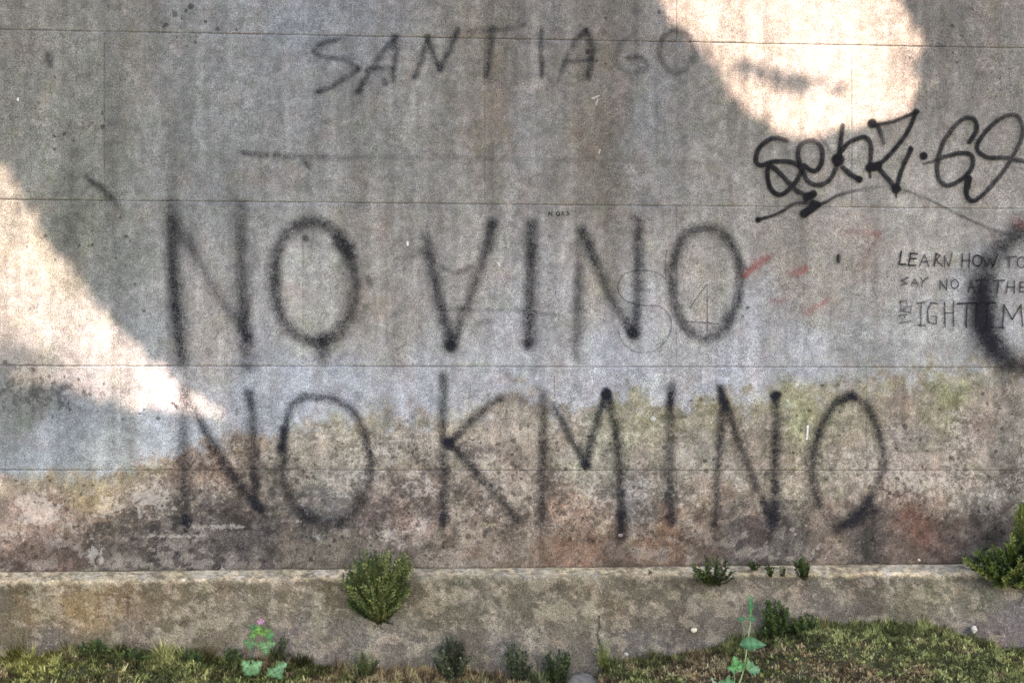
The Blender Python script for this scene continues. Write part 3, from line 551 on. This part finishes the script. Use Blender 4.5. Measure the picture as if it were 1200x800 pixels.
def blades(n, xr, dr, lfun, lean, wid, colf, seed, per=3):
    r = np.random.default_rng(seed)
    x = r.uniform(*xr, n); d = dr[0]+(dr[1]-dr[0])*r.random(n)**1.15; y = PY_-d
    keep = r.random(n) < dens_f(x, y, seed); x, y = x[keep], y[keep]; n = len(x)
    z = bench_z(x, y); L = lfun(x, y, r); VV = []; CC = []
    bx = np.stack([x, y, z], -1)
    lx = r.normal(0, lean, n); ly = r.normal(-.10, lean, n)
    for k_ in range(per):
        a = r.uniform(0, 2*math.pi, n); sp = r.uniform(.1, .75, n)
        dv = np.stack([lx+np.cos(a)*sp, ly+np.sin(a)*sp, np.ones(n)], -1); dv /= np.linalg.norm(dv, axis=1)[:, None]
        ln = L*r.uniform(.6, 1.1, n); b2 = a+math.pi/2+r.normal(0, .4, n)
        sd_ = np.stack([np.cos(b2), np.sin(b2), r.normal(0, .3, n)], -1)*wid*r.uniform(.7, 1.3, n)[:, None]
        st_ = bx+dv*(ln*.15*k_)[:, None]+r.normal(0, .0012, (n, 3))
        tip = st_+dv*ln[:, None]; mid = st_+dv*(ln*.45)[:, None]
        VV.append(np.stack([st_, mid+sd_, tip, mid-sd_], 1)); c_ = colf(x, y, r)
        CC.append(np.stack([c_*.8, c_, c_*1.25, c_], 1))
    V = np.concatenate(VV).reshape(-1, 3); c_ = np.concatenate(CC).reshape(-1, 3)
    return V, np.arange(len(V)).reshape(-1, 4), c_
def brown(x, y):
    px, py = UNP(x, y, bench_z(x, y))
    v = -.12+1.1*(fbm(px/24, py/9, 161)-.5)*2
    for b in ((985,785,60,20,1.0),(825,788,50,15,1.1),(930,772,36,12,.5),(560,795,80,12,1.0),(480,790,60,16,.9),(690,800,30,14,.6),(400,795,60,12,.6),(730,790,25,16,.6),(1060,800,50,16,.6),(20,800,50,10,.4),(190,798,40,8,.4)):
        v = v+b[4]*np.exp(-((px-b[0])/b[2])**2-((py-b[1])/b[3])**2)
    return v
def dens_f(x, y, s):
    px, py = UNP(x, y, bench_z(x, y)); bare = np.exp(-((px-682)/22)**2-((py-788)/26)**2)+.8*np.exp(-((px-1150)/14)**2-((py-745)/12)**2)
    return np.clip(.55+.9*(fbm(x*22, y*22, 171)-.3)-bare, 0.02, 1)
def mcol(x, y, r):
    n = len(x); b = ss(.15, .65, brown(x, y))[:, None]*.8
    px, py = UNP(x, y, bench_z(x, y)); yel = ss(.45, .6, fbm(x*14, y*14, 163))[:, None]
    gL = np.where((px < 520)[:, None], lin((84, 88, 52)), lin((98, 102, 64)))
    g_ = gL*(1-yel*.4)+lin((134, 132, 84))*yel*.4
    lef = np.exp(-((px-20)/45)**2-((py-775)/20)**2)[:, None]; g_ = g_*(1-lef*.5)+lin((170, 160, 84))*lef*.5
    dk_ = ss(.52, .68, fbm(px/18, py/12, 167))[:, None]; g_ = g_*(1-dk_*.55)
    gy_ = (np.exp(-((px-600)/90)**2)*.6)[:, None]; g_ = g_*(1-gy_)+lin((92, 98, 74))*gy_
    br = lin((118, 99, 78))*(.75+.5*fbm(x*40, y*40, 165))[:, None]
    c_ = g_*(1-b)+br*b; clump = .45+1.1*ss(.40, .62, fbm(px/5, py/4, 177, 3, .6))[:, None]
    return c_*r.uniform(.4, 2.3, (n, 1))*1.30*clump
def mlen(x, y, r):
    px, py = UNP(x, y, bench_z(x, y)); d = PY_-y
    near = np.exp(-(d/.03)**2); sp = ss(.50, .66, fbm(px/9, 0*px+2, 173)); cl = ss(.5, .68, fbm(x*55, y*55, 179))
    return (.0045+.0055*r.random(len(x)))*(1+near*(.4+1.5*sp))*(1+.5*cl)*np.where(px < 400, 1.15+.3*near*sp, 1.0)
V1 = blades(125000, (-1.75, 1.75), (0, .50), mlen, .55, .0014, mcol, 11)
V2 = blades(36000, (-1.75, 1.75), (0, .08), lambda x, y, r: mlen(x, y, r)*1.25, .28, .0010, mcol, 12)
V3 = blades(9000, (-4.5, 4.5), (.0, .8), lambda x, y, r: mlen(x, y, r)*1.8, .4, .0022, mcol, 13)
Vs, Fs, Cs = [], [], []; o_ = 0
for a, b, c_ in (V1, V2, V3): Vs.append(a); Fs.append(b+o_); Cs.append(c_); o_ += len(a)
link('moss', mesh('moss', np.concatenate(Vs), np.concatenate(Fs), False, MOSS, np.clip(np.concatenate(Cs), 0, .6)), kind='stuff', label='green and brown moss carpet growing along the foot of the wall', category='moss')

# ------------------------------------------------------------------ leafy tufts growing from the wall
def tube(path, r0, r1, sides=5):
    V, F = [], []; n = len(path)
    for k_, p_ in enumerate(path):
        t = k_/(n-1); a = path[min(k_+1, n-1)]-path[max(k_-1, 0)]; a.normalize()
        u = a.orthogonal().normalized(); v = a.cross(u); r = r0+(r1-r0)*t
        for j in range(sides): V.append(p_+(u*math.cos(2*math.pi*j/sides)+v*math.sin(2*math.pi*j/sides))*r)
        if k_:
            for j in range(sides): F.append(((k_-1)*sides+j, (k_-1)*sides+(j+1) % sides, k_*sides+(j+1) % sides, k_*sides+j))
    return [tuple(v) for v in V], F
def tuft(label, cat, base, Y0, ends, n, nl, ll, lw, cols_, out=(.02, .09), stem_r=.0006, seed=1, curve=.3, name='leafy_tuft', group=None, start=.3, stem_c=(86, 78, 52)):
    """stems from base (px,py) at depth Y0 to random points inside polygon `ends`"""
    rn = random.Random(seed); B = P(base[0], base[1], Y0); root = empty(name, label, cat, tuple(B), group)
    xs_ = [e[0] for e in ends]; ys_ = [e[1] for e in ends]
    def inside(x, y):
        c_ = False; j = len(ends)-1
        for i_ in range(len(ends)):
            xi, yi = ends[i_]; xj, yj = ends[j]
            if (yi > y) != (yj > y) and x < (xj-xi)*(y-yi)/(yj-yi)+xi: c_ = not c_
            j = i_
        return c_
    SV, SF, LV, LC, SC = [], [], [], [], []
    for k_ in range(n):
        for _ in range(60):
            ex, ey = rn.uniform(min(xs_), max(xs_)), rn.uniform(min(ys_), max(ys_))
            if inside(ex, ey): break
        yo = rn.uniform(*out); E = P(ex, ey, Y0-yo); B2 = B+Vector((rn.gauss(0, .004), rn.gauss(0, .002), rn.gauss(0, .003)))
        L_ = (E-B2).length; M = (B2+E)/2+Vector((rn.gauss(0, curve*.25), -abs(rn.gauss(0, curve*.3)), -rn.uniform(-.1, curve)*.5))*L_
        M.y = min(M.y, Y0-.003); path = []
        m = max(4, int(L_/.008))
        for q in range(m+1):
            t = q/m; path.append(B2*(1-t)**2+M*2*t*(1-t)+E*t*t)
        tv, tf = tube([p_.copy() for p_ in path], stem_r, stem_r*.5, 3); o2 = len(SV); SV += tv; SF += [tuple(o2+i_ for i_ in f_) for f_ in tf]
        sc_ = lin(stem_c)*rn.uniform(.6, 1.3); SC += [sc_]*len(tv)
        cA = lin(cols_[rn.randrange(len(cols_))])
        nlf = max(4, int(nl*L_/.05))
        for q in range(nlf):
            t = start+(1-start)*(q+rn.random())/nlf; t = min(t, 1)
            p_ = B2*(1-t)**2+M*2*t*(1-t)+E*t*t; T = ((M-B2)*(1-t)+(E-M)*t).normalized()
            u = T.orthogonal().normalized(); v = T.cross(u); a = rn.uniform(0, 6.28)
            dv = (T*rn.uniform(.5, 1.2)+(u*math.cos(a)+v*math.sin(a))*.8).normalized(); l = ll*rn.uniform(.6, 1.2); sd2 = dv.cross(Vector((rn.gauss(0, 1), rn.gauss(0, 1), rn.gauss(0, 1)))).normalized()*lw*rn.uniform(.7, 1.3)
            LV += [p_, p_+dv*l*.5+sd2, p_+dv*l, p_+dv*l*.5-sd2]
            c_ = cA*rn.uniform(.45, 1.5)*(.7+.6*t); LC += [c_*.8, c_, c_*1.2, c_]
    child('stems', mesh('stems', [tuple(v) for v in SV], SF, True, STEMM, np.array(SC)), root, kind='stuff')
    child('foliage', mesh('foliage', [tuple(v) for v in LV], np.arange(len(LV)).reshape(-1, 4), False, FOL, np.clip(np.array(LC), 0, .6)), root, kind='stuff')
    return root
GR = [(66, 84, 46), (84, 100, 52), (54, 70, 40), (112, 122, 74), (60, 72, 44)]
DG = [(52, 70, 38), (66, 84, 44), (80, 98, 50), (44, 56, 36)]
GY = [(78, 88, 66), (60, 68, 54), (96, 104, 80), (52, 56, 44)]
tuft('round dense dark green tuft growing out of the plinth left of centre', 'plant', (444, 728), PY_, [(401,664),(408,650),(424,644),(445,648),(464,642),(480,650),(485,668),(482,690),(468,712),(452,720),(436,720),(414,704),(402,686)], 330, 26, .0085, .0016, GR+[(128, 136, 84)], (.02, .085), seed=2)
tuft('round dense dark green tuft growing out of the plinth left of centre', 'plant', (444, 728), PY_, [(404,700),(412,697),(430,710),(428,718),(410,712)], 40, 28, .008, .0015, DG, (.01, .04), seed=3).name = 'leafy_tuft_tmp'
tuft('x', 'plant', (444, 722), PY_, [(428,724),(460,722),(462,734),(446,744),(430,736)], 12, 18, .006, .0012, DG, (.004, .02), seed=33).name = 'leafy_tuft_tmp2'
for tn in ('leafy_tuft_tmp2',):
    for ch in list(bpy.data.objects[tn].children): ch.parent = bpy.data.objects['leafy_tuft']; ch.location = tuple(-bpy.data.objects['leafy_tuft'].location)
    bpy.data.objects.remove(bpy.data.objects[tn])
# the low side shoots belong to the same plant: hand them to it
t0 = bpy.data.objects['leafy_tuft']; t1 = bpy.data.objects['leafy_tuft_tmp']
for ch in list(t1.children): ch.parent = t0
bpy.data.objects.remove(t1)
tuft('large spreading dark green tuft growing from the ledge at the right edge', 'plant', (1184, 680), PY_, [(1126,656),(1146,640),(1170,640),(1183,630),(1184,604),(1196,588),(1225,582),(1250,600),(1255,650),(1245,690),(1200,690),(1168,688),(1150,672)], 400, 26, .0105, .0020, DG+[(98, 112, 52), (124, 134, 72), (112, 120, 64)], (.02, .11), seed=4, start=.35)
tuft('sparse open green sprig on the pale ledge between the small letters and tall weed', 'plant', (836, 684), PY_-.002, [(808,660),(820,650),(840,648),(858,656),(866,668),(858,678),(836,668),(814,678)], 30, 30, .0085, .0020, DG, (.005, .05), seed=5, start=.15, curve=.6, stem_r=.001)
tuft('tiny thin sprig on the ledge just right of the sparse sprig', 'plant', (884, 668), -.03, [(874,662),(878,656),(888,657),(892,664)], 12, 26, .007, .0016, DG, (.005, .03), seed=6, start=.1)
tuft('small upright green sprig on the ledge, middle of the row of three', 'plant', (903, 675), PY_, [(896,664),(902,660),(909,664),(907,670),(898,670)], 14, 30, .007, .0015, DG, (.004, .02), seed=7, start=.1)
tuft('narrow little sprig on the ledge beside the bushier one', 'plant', (917, 675), PY_, [(913,664),(917,662),(921,666),(919,670)], 9, 26, .006, .0014, DG, (.004, .02), seed=8, start=.1)
tuft('bushy little green sprig at the right end of the ledge row', 'plant', (943, 678), PY_, [(929,658),(938,653),(950,656),(951,664),(945,672),(936,668)], 34, 32, .008, .0018, DG+GR, (.005, .03), seed=9, start=.15)
tuft('tiny dark moss dot on the ledge left of the sprigs', 'plant', (761, 672), PY_, [(757,668),(761,666),(766,668),(764,672)], 8, 20, .004, .001, DG, (.003, .012), seed=10, start=.1)
tuft('tall dark bushy tuft at the moss edge right of the tall weed', 'plant', (908, 758), PY_-.02, [(891,712),(900,702),(912,703),(925,714),(930,735),(918,745),(895,740)], 90, 28, .009, .0019, DG, (.01, .05), seed=11, start=.2)
tuft('second dark tuft at the moss edge beside the tall bushy one', 'plant', (944, 762), PY_-.02, [(928,722),(945,716),(958,724),(962,742),(940,748)], 65, 28, .0085, .0018, DG+GR, (.01, .05), seed=12, start=.2)
tuft('dull grey green bushy tuft at the foot of the plinth below the K', 'plant', (532, 800), PY_-.03, [(508,756),(520,744),(534,745),(548,757),(552,775),(530,784),(508,778)], 60, 26, .0090, .0024, GY, (.01, .06), seed=13, start=.2)
tuft('low grey green tuft between the K tuft and the grey stone', 'plant', (607, 806), PY_-.03, [(586,768),(598,752),(612,756),(622,770),(630,785),(600,790)], 40, 24, .0090, .0024, GY, (.01, .06), seed=14, start=.2)
tuft('dark grey green tuft touching the left side of the grey stone', 'plant', (655, 808), PY_-.03, [(634,775),(645,760),(660,760),(670,772),(668,790),(640,792)], 50, 26, .0090, .0024, GY+DG, (.01, .06), seed=15, start=.2)
tuft('yellowish grass tuft under the crack in the plinth', 'grass tuft', (707, 790), PY_-.02, [(694,765),(702,752),(712,750),(720,762),(716,772)], 30, 10, .010, .0008, [(128, 138, 72), (104, 124, 58)], (.005, .05), seed=16, start=.3, name='grass_tuft')
tuft('dark spiky tuft at the far left part of the moss edge', 'plant', (108, 790), PY_-.015, [(90,758),(100,750),(112,744),(120,752),(130,762),(112,770)], 50, 26, .0090, .0016, DG+GR, (.005, .04), seed=17, start=.2)
tuft('small dark upright tuft left of the pink flowered herb', 'plant', (272, 788), PY_-.015, [(262,764),(268,758),(280,760),(282,768),(268,772)], 26, 22, .0085, .0015, DG, (.005, .04), seed=18, start=.2)
tuft('dark curling stems with tiny leaves right of the pink flowered herb', 'plant', (322, 776), PY_-.01, [(326,750),(332,738),(340,744),(338,760),(350,766),(340,772)], 18, 18, .006, .001, DG, (.005, .03), seed=19, curve=.8, start=.2, stem_c=(60, 52, 40))
tuft('green moss tuft on the bank between the flower and the K', 'plant', (428, 800), PY_-.03, [(405,775),(418,762),(435,764),(448,775),(430,784)], 50, 24, .007, .0011, GR+[(112, 104, 70)], (.01, .06), seed=20, start=.2)
tuft('spiky green tuft on the left bank next to the yellow moss', 'plant', (160, 796), PY_-.02, [(140,768),(150,758),(168,760),(180,768),(160,776)], 44, 24, .0090, .0016, GR+DG, (.005, .05), seed=21, start=.2)
tuft('spiky green tuft on the left bank nearer the flowered herb', 'plant', (222, 798), PY_-.02, [(205,770),(216,758),(230,762),(240,774),(222,780)], 40, 24, .0090, .0016, GR+DG, (.005, .05), seed=22, start=.2)

# ------------------------------------------------------------------ broad-leaved weeds
def leaf_mesh(center, size, up, nrm, lobes=3, toothed=True, col=(96, 160, 116), wid=.8, seed=0):
    """compound leaf: `lobes` toothed leaflets joined at the stalk; up = direction of the middle leaflet"""
    rn = random.Random(seed); up = up.normalized(); nrm = (nrm-up*nrm.dot(up)).normalized(); side = nrm.cross(up)
    V, F, CC = [], [], []
    angs = {1: [0], 3: [0, 78, -78], 4: [35, -35, 120, -120], 2: [40, -50]}[lobes]
    for k_, ang in enumerate(angs):
        a = R(ang+rn.uniform(-8, 8)); ax = up*math.cos(a)+side*math.sin(a); sx = side*math.cos(a)-up*math.sin(a)
        Ls = size*(1 if k_ == 0 else .85)*rn.uniform(.9, 1.1); tilt = nrm*rn.uniform(-.15, .25); ax = (ax+tilt).normalized()
        n = 12; o2 = len(V); rows_ = []
        for i_ in range(n+1):
            t = i_/n; wv = math.sin(math.pi*min(1, t**.75*.97+.03))*Ls*.42*wid
            if toothed: wv *= 1+.38*math.sin(t*math.pi*5.2+1)*(1 if t > .2 else .2)
            c0 = center+ax*Ls*t+nrm*(-.25*Ls*t*t)
            V += [c0-sx*wv+nrm*wv*.28, c0-sx*wv*.5+nrm*wv*.22, c0, c0+sx*wv*.5+nrm*wv*.22, c0+sx*wv+nrm*wv*.28]
            b_ = lin(col)*np.array((1.0, .92, .86))*rn.uniform(.50, .98); vb = 1+.16*math.sin(t*26); CC += [b_*.85, b_*vb, b_*1.5, b_*vb, b_*.85]
            if i_:
                for j in range(4): q = o2+(i_-1)*5+j; F.append((q, q+1, q+6, q+5))
    return mesh('leaf', [tuple(v) for v in V], F, True, LEAFM, np.array(CC))
def stalk(parent, pts, r, col, name='stem'):
    path = [Vector(p_) for p_ in pts]; out = []
    for i_ in range(len(path)-1):
        a, b = path[max(i_-1, 0)], path[i_]; c_, d = path[i_+1], path[min(i_+2, len(path)-1)]
        for q in range(5):
            t = q/5; out.append(.5*((2*b)+(c_-a)*t+(2*a-5*b+4*c_-d)*t*t+(3*b-a-3*c_+d)*t**3))
    out.append(path[-1]); tv, tf = tube(out, r, r*.6, 6)
    return child(name, mesh(name, tv, tf, True, STEMM, np.tile(lin(col), (len(tv), 1))), parent)
Yh = -.19
herb = empty('flowering_herb', 'small herb with lobed mint green leaves and one pink flower', 'plant', tuple(P(305, 795, Yh)))
nr = Vector((0, -1, .55))
for k_, (x_, y_, s_, dx, dy, lb, cl) in enumerate(((293,752,.021,-.1,-1,3,(104,146,104)),(311,753,.027,.15,-.7,3,(114,160,114)),(294,782,.032,-.05,-.9,4,(118,166,122)),(323,783,.031,.35,-.6,3,(112,160,118)),(300,742,.022,-.5,.8,3,(96,142,80)),(304,742,.021,.6,.9,2,(110,160,74)),(312,748,.020,.9,.6,1,(92,154,98)),(296,738,.018,.0,1,1,(74,132,84)),(309,740,.016,.8,.3,1,(96,140,64)))):
    me = leaf_mesh(P(x_, y_, Yh-.02-.004*(k_ % 3)), s_, Vector((dx, 0, dy)), nr, lb, True, cl, 1.0, k_); child('leaf', me, herb)
    a = P(305, 797, Yh+.0); b = P(x_, y_, Yh-.02-.004*(k_ % 3)); stalk(herb, [a, (a+b)/2+Vector((.004*(k_-4), -.006, .004)), b], .0007, (128, 92, 74))
fp = P(306, 728, Yh-.01); stalk(herb, [P(306, 760, Yh-.005), P(307, 742, Yh-.008), fp], .0006, (120, 96, 74))
for k_ in range(5):
    a = 2*math.pi*k_/5+.3; dv = Vector((math.cos(a), -.35, math.sin(a)))
    me = leaf_mesh(fp, .0085, dv, Vector((0, -1, .2)), 1, False, (200, 156, 196), 1.3, k_); me.name = 'petal'; child('petal', me, herb)
Yw = -.30
weed = empty('tall_weed', 'tall thin weed with one broad leaf across its stem, rising from the moss', 'plant', tuple(P(868, 802, Yw)))
stalk(weed, [P(864, 806, Yw), P(871, 786, Yw), P(874, 768, Yw), P(876, 752, Yw), P(878, 738, Yw), P(880, 722, Yw), P(879, 704, Yw)], .0017, (150, 168, 122))
stalk(weed, [P(873, 748, Yw+.002), P(871, 735, Yw), P(868, 722, Yw-.002)], .0007, (140, 150, 104))
stalk(weed, [P(861, 803, Yw-.01), P(861, 790, Yw-.012), P(862, 780, Yw-.014)], .0009, (120, 170, 110))
def wl(x_, y_, s_, d, nn, lb, cl, wd, sd_, th=True): child('leaf', leaf_mesh(P(x_, y_, Yw-.012), s_, Vector(d), Vector(nn), lb, th, cl, wd, sd_), weed)
wl(867, 755, .064, (1, -.1, .24), (-.1, -.75, .7), 1, (88, 140, 98), .62, 31, False)
wl(874, 724, .020, (-.6, 0, -.15), (0, -1, .4), 1, (66, 124, 84), .7, 32); wl(877, 724, .018, (.5, 0, -.1), (0, -1, .4), 1, (60, 116, 76), .8, 33)
wl(879, 722, .052, (-.02, 0, 1), (.5, -1, .1), 1, (86, 150, 98), .26, 34); wl(878, 716, .034, (.25, 0, 1), (-.5, -1, .1), 1, (76, 136, 88), .3, 35)
wl(863, 782, .026, (-.2, 0, .8), (0, -1, .6), 3, (96, 160, 100), .9, 36); wl(876, 784, .034, (1, 0, -.05), (0, -1, .7), 1, (112, 162, 122), 1.05, 37)
wl(876, 784, .022, (.25, 0, 1), (0, -1, .4), 1, (110, 160, 112), .9, 38); wl(868, 786, .018, (-.8, 0, .3), (0, -1, .6), 1, (120, 160, 112), .8, 39)
wl(862, 803, .038, (-1, 0, .25), (0, -.8, .8), 1, (106, 160, 110), .9, 40); wl(838, 806, .028, (-.2, 0, 1), (.4, -1, .3), 1, (128, 160, 124), .5, 41)
sp = empty('leaf_seedling', 'single small bright green leaf poking up at the bottom edge left of the herb', 'plant', tuple(P(206, 806, -.2)))
child('leaf', leaf_mesh(P(206, 808, -.2), .026, Vector((.05, 0, 1)), Vector((0, -1, .5)), 1, False, (96, 150, 98), 1.1, 51), sp)
stalk(sp, [P(206, 818, -.2), P(206, 812, -.2), P(206, 807, -.2)], .0008, (110, 140, 90))

# ------------------------------------------------------------------ stones
def stone(label, px, py, Y, r, col, seed, name='stone', sq=(1, .8, .75)):
    n, m = 20, 12; V, F = [], []; c0 = P(px, py, Y); o = empty_mesh = None
    for i_ in range(m+1):
        th = math.pi*i_/m
        for j in range(n):
            ph = 2*math.pi*j/n; d = Vector((math.sin(th)*math.cos(ph), math.sin(th)*math.sin(ph), math.cos(th)))
            q = .72+.55*float(fbm(d.x*1.6+seed*7+d.z, d.y*1.6+d.z*1.3+seed, 181, 4)); V.append((d.x*r*sq[0]*q, d.y*r*sq[1]*q, d.z*r*sq[2]*q))
            if i_: a = (i_-1)*n+j; b = (i_-1)*n+(j+1) % n; F.append((a, a+n, b+n, b))
    me = mesh(name, V, F, True, STONE, np.tile(lin(col), (len(V), 1))*np.random.default_rng(seed).uniform(.75, 1.25, (len(V), 1)))
    ob = link(name, me); ob.location = c0; ob['label'] = label; ob['category'] = 'stone'; return ob
stone('rough grey stone half sunk in the moss at the foot of the plinth', 683, 806, -.10, .046, (112, 110, 106), 3, sq=(.95, .7, .8))
stone('white pebble on the moss edge near the right end', 1141, 737, -.075, .008, (190, 184, 172), 5, 'pebble', (1, .9, 1.2))
stone('cream pebble lying at the moss edge left of the tall weed', 813, 738, -.068, .0085, (206, 198, 174), 6, 'pebble')
stone('tiny pale pebble in the moss under the cream one', 734, 766, -.09, .0055, (178, 178, 170), 7, 'pebble')
stone('small whitish pebble in the moss at far left', 98, 792, -.2, .0085, (170, 164, 146), 8, 'pebble')
stone('flat pale stone chip in the moss at the left corner', 56, 789, -.2, .006, (156, 150, 130), 9, 'pebble')
stone('small pink grey snail shell stuck to the wall under the M', 727, 627, -.003, .0060, (126, 114, 112), 10, 'snail_shell', (1.1, .8, .8)); bpy.data.objects['snail_shell']['category'] = 'snail shell'
stone('grey rock chip beside the pale white pebble at right', 1120, 752, -.085, .012, (120, 112, 104), 12, 'pebble')

# ------------------------------------------------------------------ the tree behind the viewer whose shade lies on the wall
def poly_sd(x, y, poly):                         # signed distance, + outside
    c_ = np.zeros(x.shape, bool); j = len(poly)-1
    for i_ in range(len(poly)):
        xi, yi = poly[i_]; xj, yj = poly[j]
        if yi != yj:
            m = ((yi > y) != (yj > y)) & (x < (xj-xi)*(y-yi)/(yj-yi)+xi); c_ ^= m
        j = i_
    d = seg_dist(x, y, list(poly)+[poly[0]]); return np.where(c_, -d, d)
GAP1 = [(880,-190),(800,-150),(752,-70),(772,-5),(784,22),(808,50),(838,84),(856,112),(882,138),(918,158),(952,168),(975,160),(1000,148),(1030,142),(1062,132),(1073,110),(1070,85),(1082,62),(1080,38),(1064,14),(1048,-6),(1030,-60),(985,-140)]
GAP2 = [(-150,300),(-135,230),(-100,185),(-55,172),(-6,188),(12,196),(30,230),(44,262),(66,292),(88,318),(112,350),(142,386),(170,416),(208,445),(268,491),(236,488),(196,482),(150,474),(112,464),(60,454),(0,440),(-70,425),(-125,375)]
cz = 1.75; TD = 4.6
tree = empty('broadleaf_tree', 'large leafy broadleaf tree behind the viewer whose crown shades the wall', 'tree', (2.0, -4.6, 0))
def crown():
    r = np.random.default_rng(5); P_ = []; 
    for layer, (step, rad) in enumerate(((.060, .052), (.060, .052), (.062, .052), (.060, .046), (.045, .032), (.045, .032))):
        gx = np.arange(-4.3, 4.3, step); gz = np.arange(-.9, 4.9, step); X, Z = np.meshgrid(gx, gz)
        X = X+r.uniform(-.6, .6, X.shape)*step; Z = Z+r.uniform(-.6, .6, Z.shape)*step
        X, Z = X.ravel(), Z.ravel(); px, py = UNP(X, 0*X, Z)
        e = 1-(np.abs(X)/2.75)**3-(np.abs(Z-1.9)/2.05)**3; ok = e > .5*fbm(X*1.5, Z*1.5, 191)-.1      # rounded, ragged crown outline
        if layer > 3: ok &= (np.abs(X) < 2.2) & (Z < 3.2)
        rp = rad*450
        d1 = poly_sd(px, py, GAP1); d2 = poly_sd(px, py, GAP2)
        ok &= (d1 > rp*.62+16)
        low = ss(0, 30, -(d2))*1.0
        ok &= (d2 > rp*.62+16)
        X, Z = X[ok], Z[ok]; dep = TD+r.normal(0, .40, len(X)).clip(-.9, .9)+.25*(fbm(X*2, Z*2, 193)-.5)*4
        P_.append((X, Z, dep, np.full(len(X), rad)))
    for step, rad in ((.020, .015), (.020, .015), (.022, .015), (.022, .015)):  # loose small leaves added nearer the wall to sharpen the sun patch edges
        gx = np.arange(-2.3, 2.3, step); gz = np.arange(1.0, 3.9, step); X, Z = np.meshgrid(gx, gz)
        X = (X+r.uniform(-.6, .6, X.shape)*step).ravel(); Z = (Z+r.uniform(-.6, .6, Z.shape)*step).ravel(); px, py = UNP(X, 0*X, Z)
        jg = 14*(fbm(px/16, py/16, 195, 3)-.5)*ss(0, 1, np.abs(px-200)/60)+3; dd = np.minimum(poly_sd(px, py, GAP1), poly_sd(px, py, GAP2))+jg; ok = (dd > rad*450*.5) & (dd < 58); X, Z = X[ok], Z[ok]
        P_.append((X, Z, np.full(len(X), 3.6)+r.normal(0, .15, len(X)), np.full(len(X), rad)))
    # thin shoots that hang in the gaps and dim the light there
    for n_, (x0, y0, x1, y1), j, rad, dist in ((70, (868,76,992,106), 4, .010, 3.7), (34, (905,96,955,114), 4, .009, 3.7), (30, (850,78,905,98), 5, .008, 3.8), (46, (880,44,960,30), 26, .006, 5.5), (40, (780,10,850,90), 9, .007, 4.2), (90, (-60,422,60,424), 9, .009, 6.6), (110, (-20,430,180,458), 9, .009, 6.6), (60, (-60,405,130,430), 13, .007, 6.8), (60, (18,215,150,395), 7, .009, 6.2), (40, (-30,200,30,260), 16, .008, 6.6), (50, (-40,380,60,420), 14, .007, 6.4), (60, (-60,230,30,420), 16, .006, 6.8), (20, (1040,20,1075,120), 10, .010, 5.6), (18, (810,60,880,130), 9, .009, 5.6)):
        t = r.random(n_); px = x0+(x1-x0)*t+r.normal(0, j, n_); py = y0+(y1-y0)*t+r.normal(0, j*.6, n_); X, Z = PX(px, py)
        P_.append((X, Z, np.full(n_, dist)+r.normal(0, .2, n_), np.full(n_, rad)*r.uniform(.7, 1.3, n_)))
    X, Z, dep, rad = [np.concatenate([q[k_] for q in P_]) for k_ in range(4)]
    n = len(X); s3 = np.array(sd); c0 = np.stack([X, 0*X, Z], -1)+dep[:, None]*s3
    nr_ = s3+r.normal(0, .33, (n, 3)); nr_ /= np.linalg.norm(nr_, axis=1)[:, None]
    u = np.cross(nr_, r.normal(0, 1, (n, 3))); u /= np.linalg.norm(u, axis=1)[:, None]; v = np.cross(nr_, u); rr = rad[:, None]
    V = np.stack([c0-u*rr*1.15, c0-v*rr*.72+u*rr*-.1, c0+u*rr*1.15, c0+v*rr*.72-u*rr*.1], 1).reshape(-1, 3)
    c_ = lin((84, 112, 52))*r.uniform(.6, 1.3, (n, 1)); cc = np.repeat(c_, 4, 0)
    child('crown', mesh('crown', V, np.arange(4*n).reshape(-1, 4), False, CROWNM, cc), tree, kind='stuff')
    cen = np.array((0, 0, 2.2))+TD*s3
    tv, tf = tube([Vector((2.0, -4.6, -.05)), Vector((2.02, -4.65, 1.0)), Vector((2.1, -4.5, 2.2)), Vector((1.9, -4.3, 3.2)), Vector(cen)+Vector((.5, -.4, 0))], .19, .09, 12)
    child('trunk', mesh('trunk', tv, tf, True, BARK), tree)
    for tx_, tz_ in ((-2.3, .9), (-1.5, 2.6), (2.2, 1.2), (2.1, 2.9), (.4, 3.2), (.8, .6), (-1.2, 3.2), (1.7, 2.2)):
        e = np.array((tx_, 0, tz_))+(TD+.7)*s3; b0 = Vector((1.95, -4.35, 3.0)); m_ = (b0+Vector(e))/2+Vector((0, -.3, .5))
        path = [b0*(1-t)**2+m_*2*t*(1-t)+Vector(e)*t*t for t in np.linspace(0, 1, 9)]
        # keep limbs out of the two gaps' light
        ok = True
        for q in path[1:]:
            tt_ = q.y/s3[1]; X_, Z_ = q.x-s3[0]*tt_, q.z-s3[2]*tt_; a_, b_ = UNP(np.array([X_]), np.zeros(1), np.array([Z_]))
            if min(poly_sd(a_, b_, GAP1)[0], poly_sd(a_, b_, GAP2)[0]) < 25: ok = False
        if ok: tv, tf = tube(path, .075, .02, 8); child('limb', mesh('limb', tv, tf, True, BARK), tree)
crown()
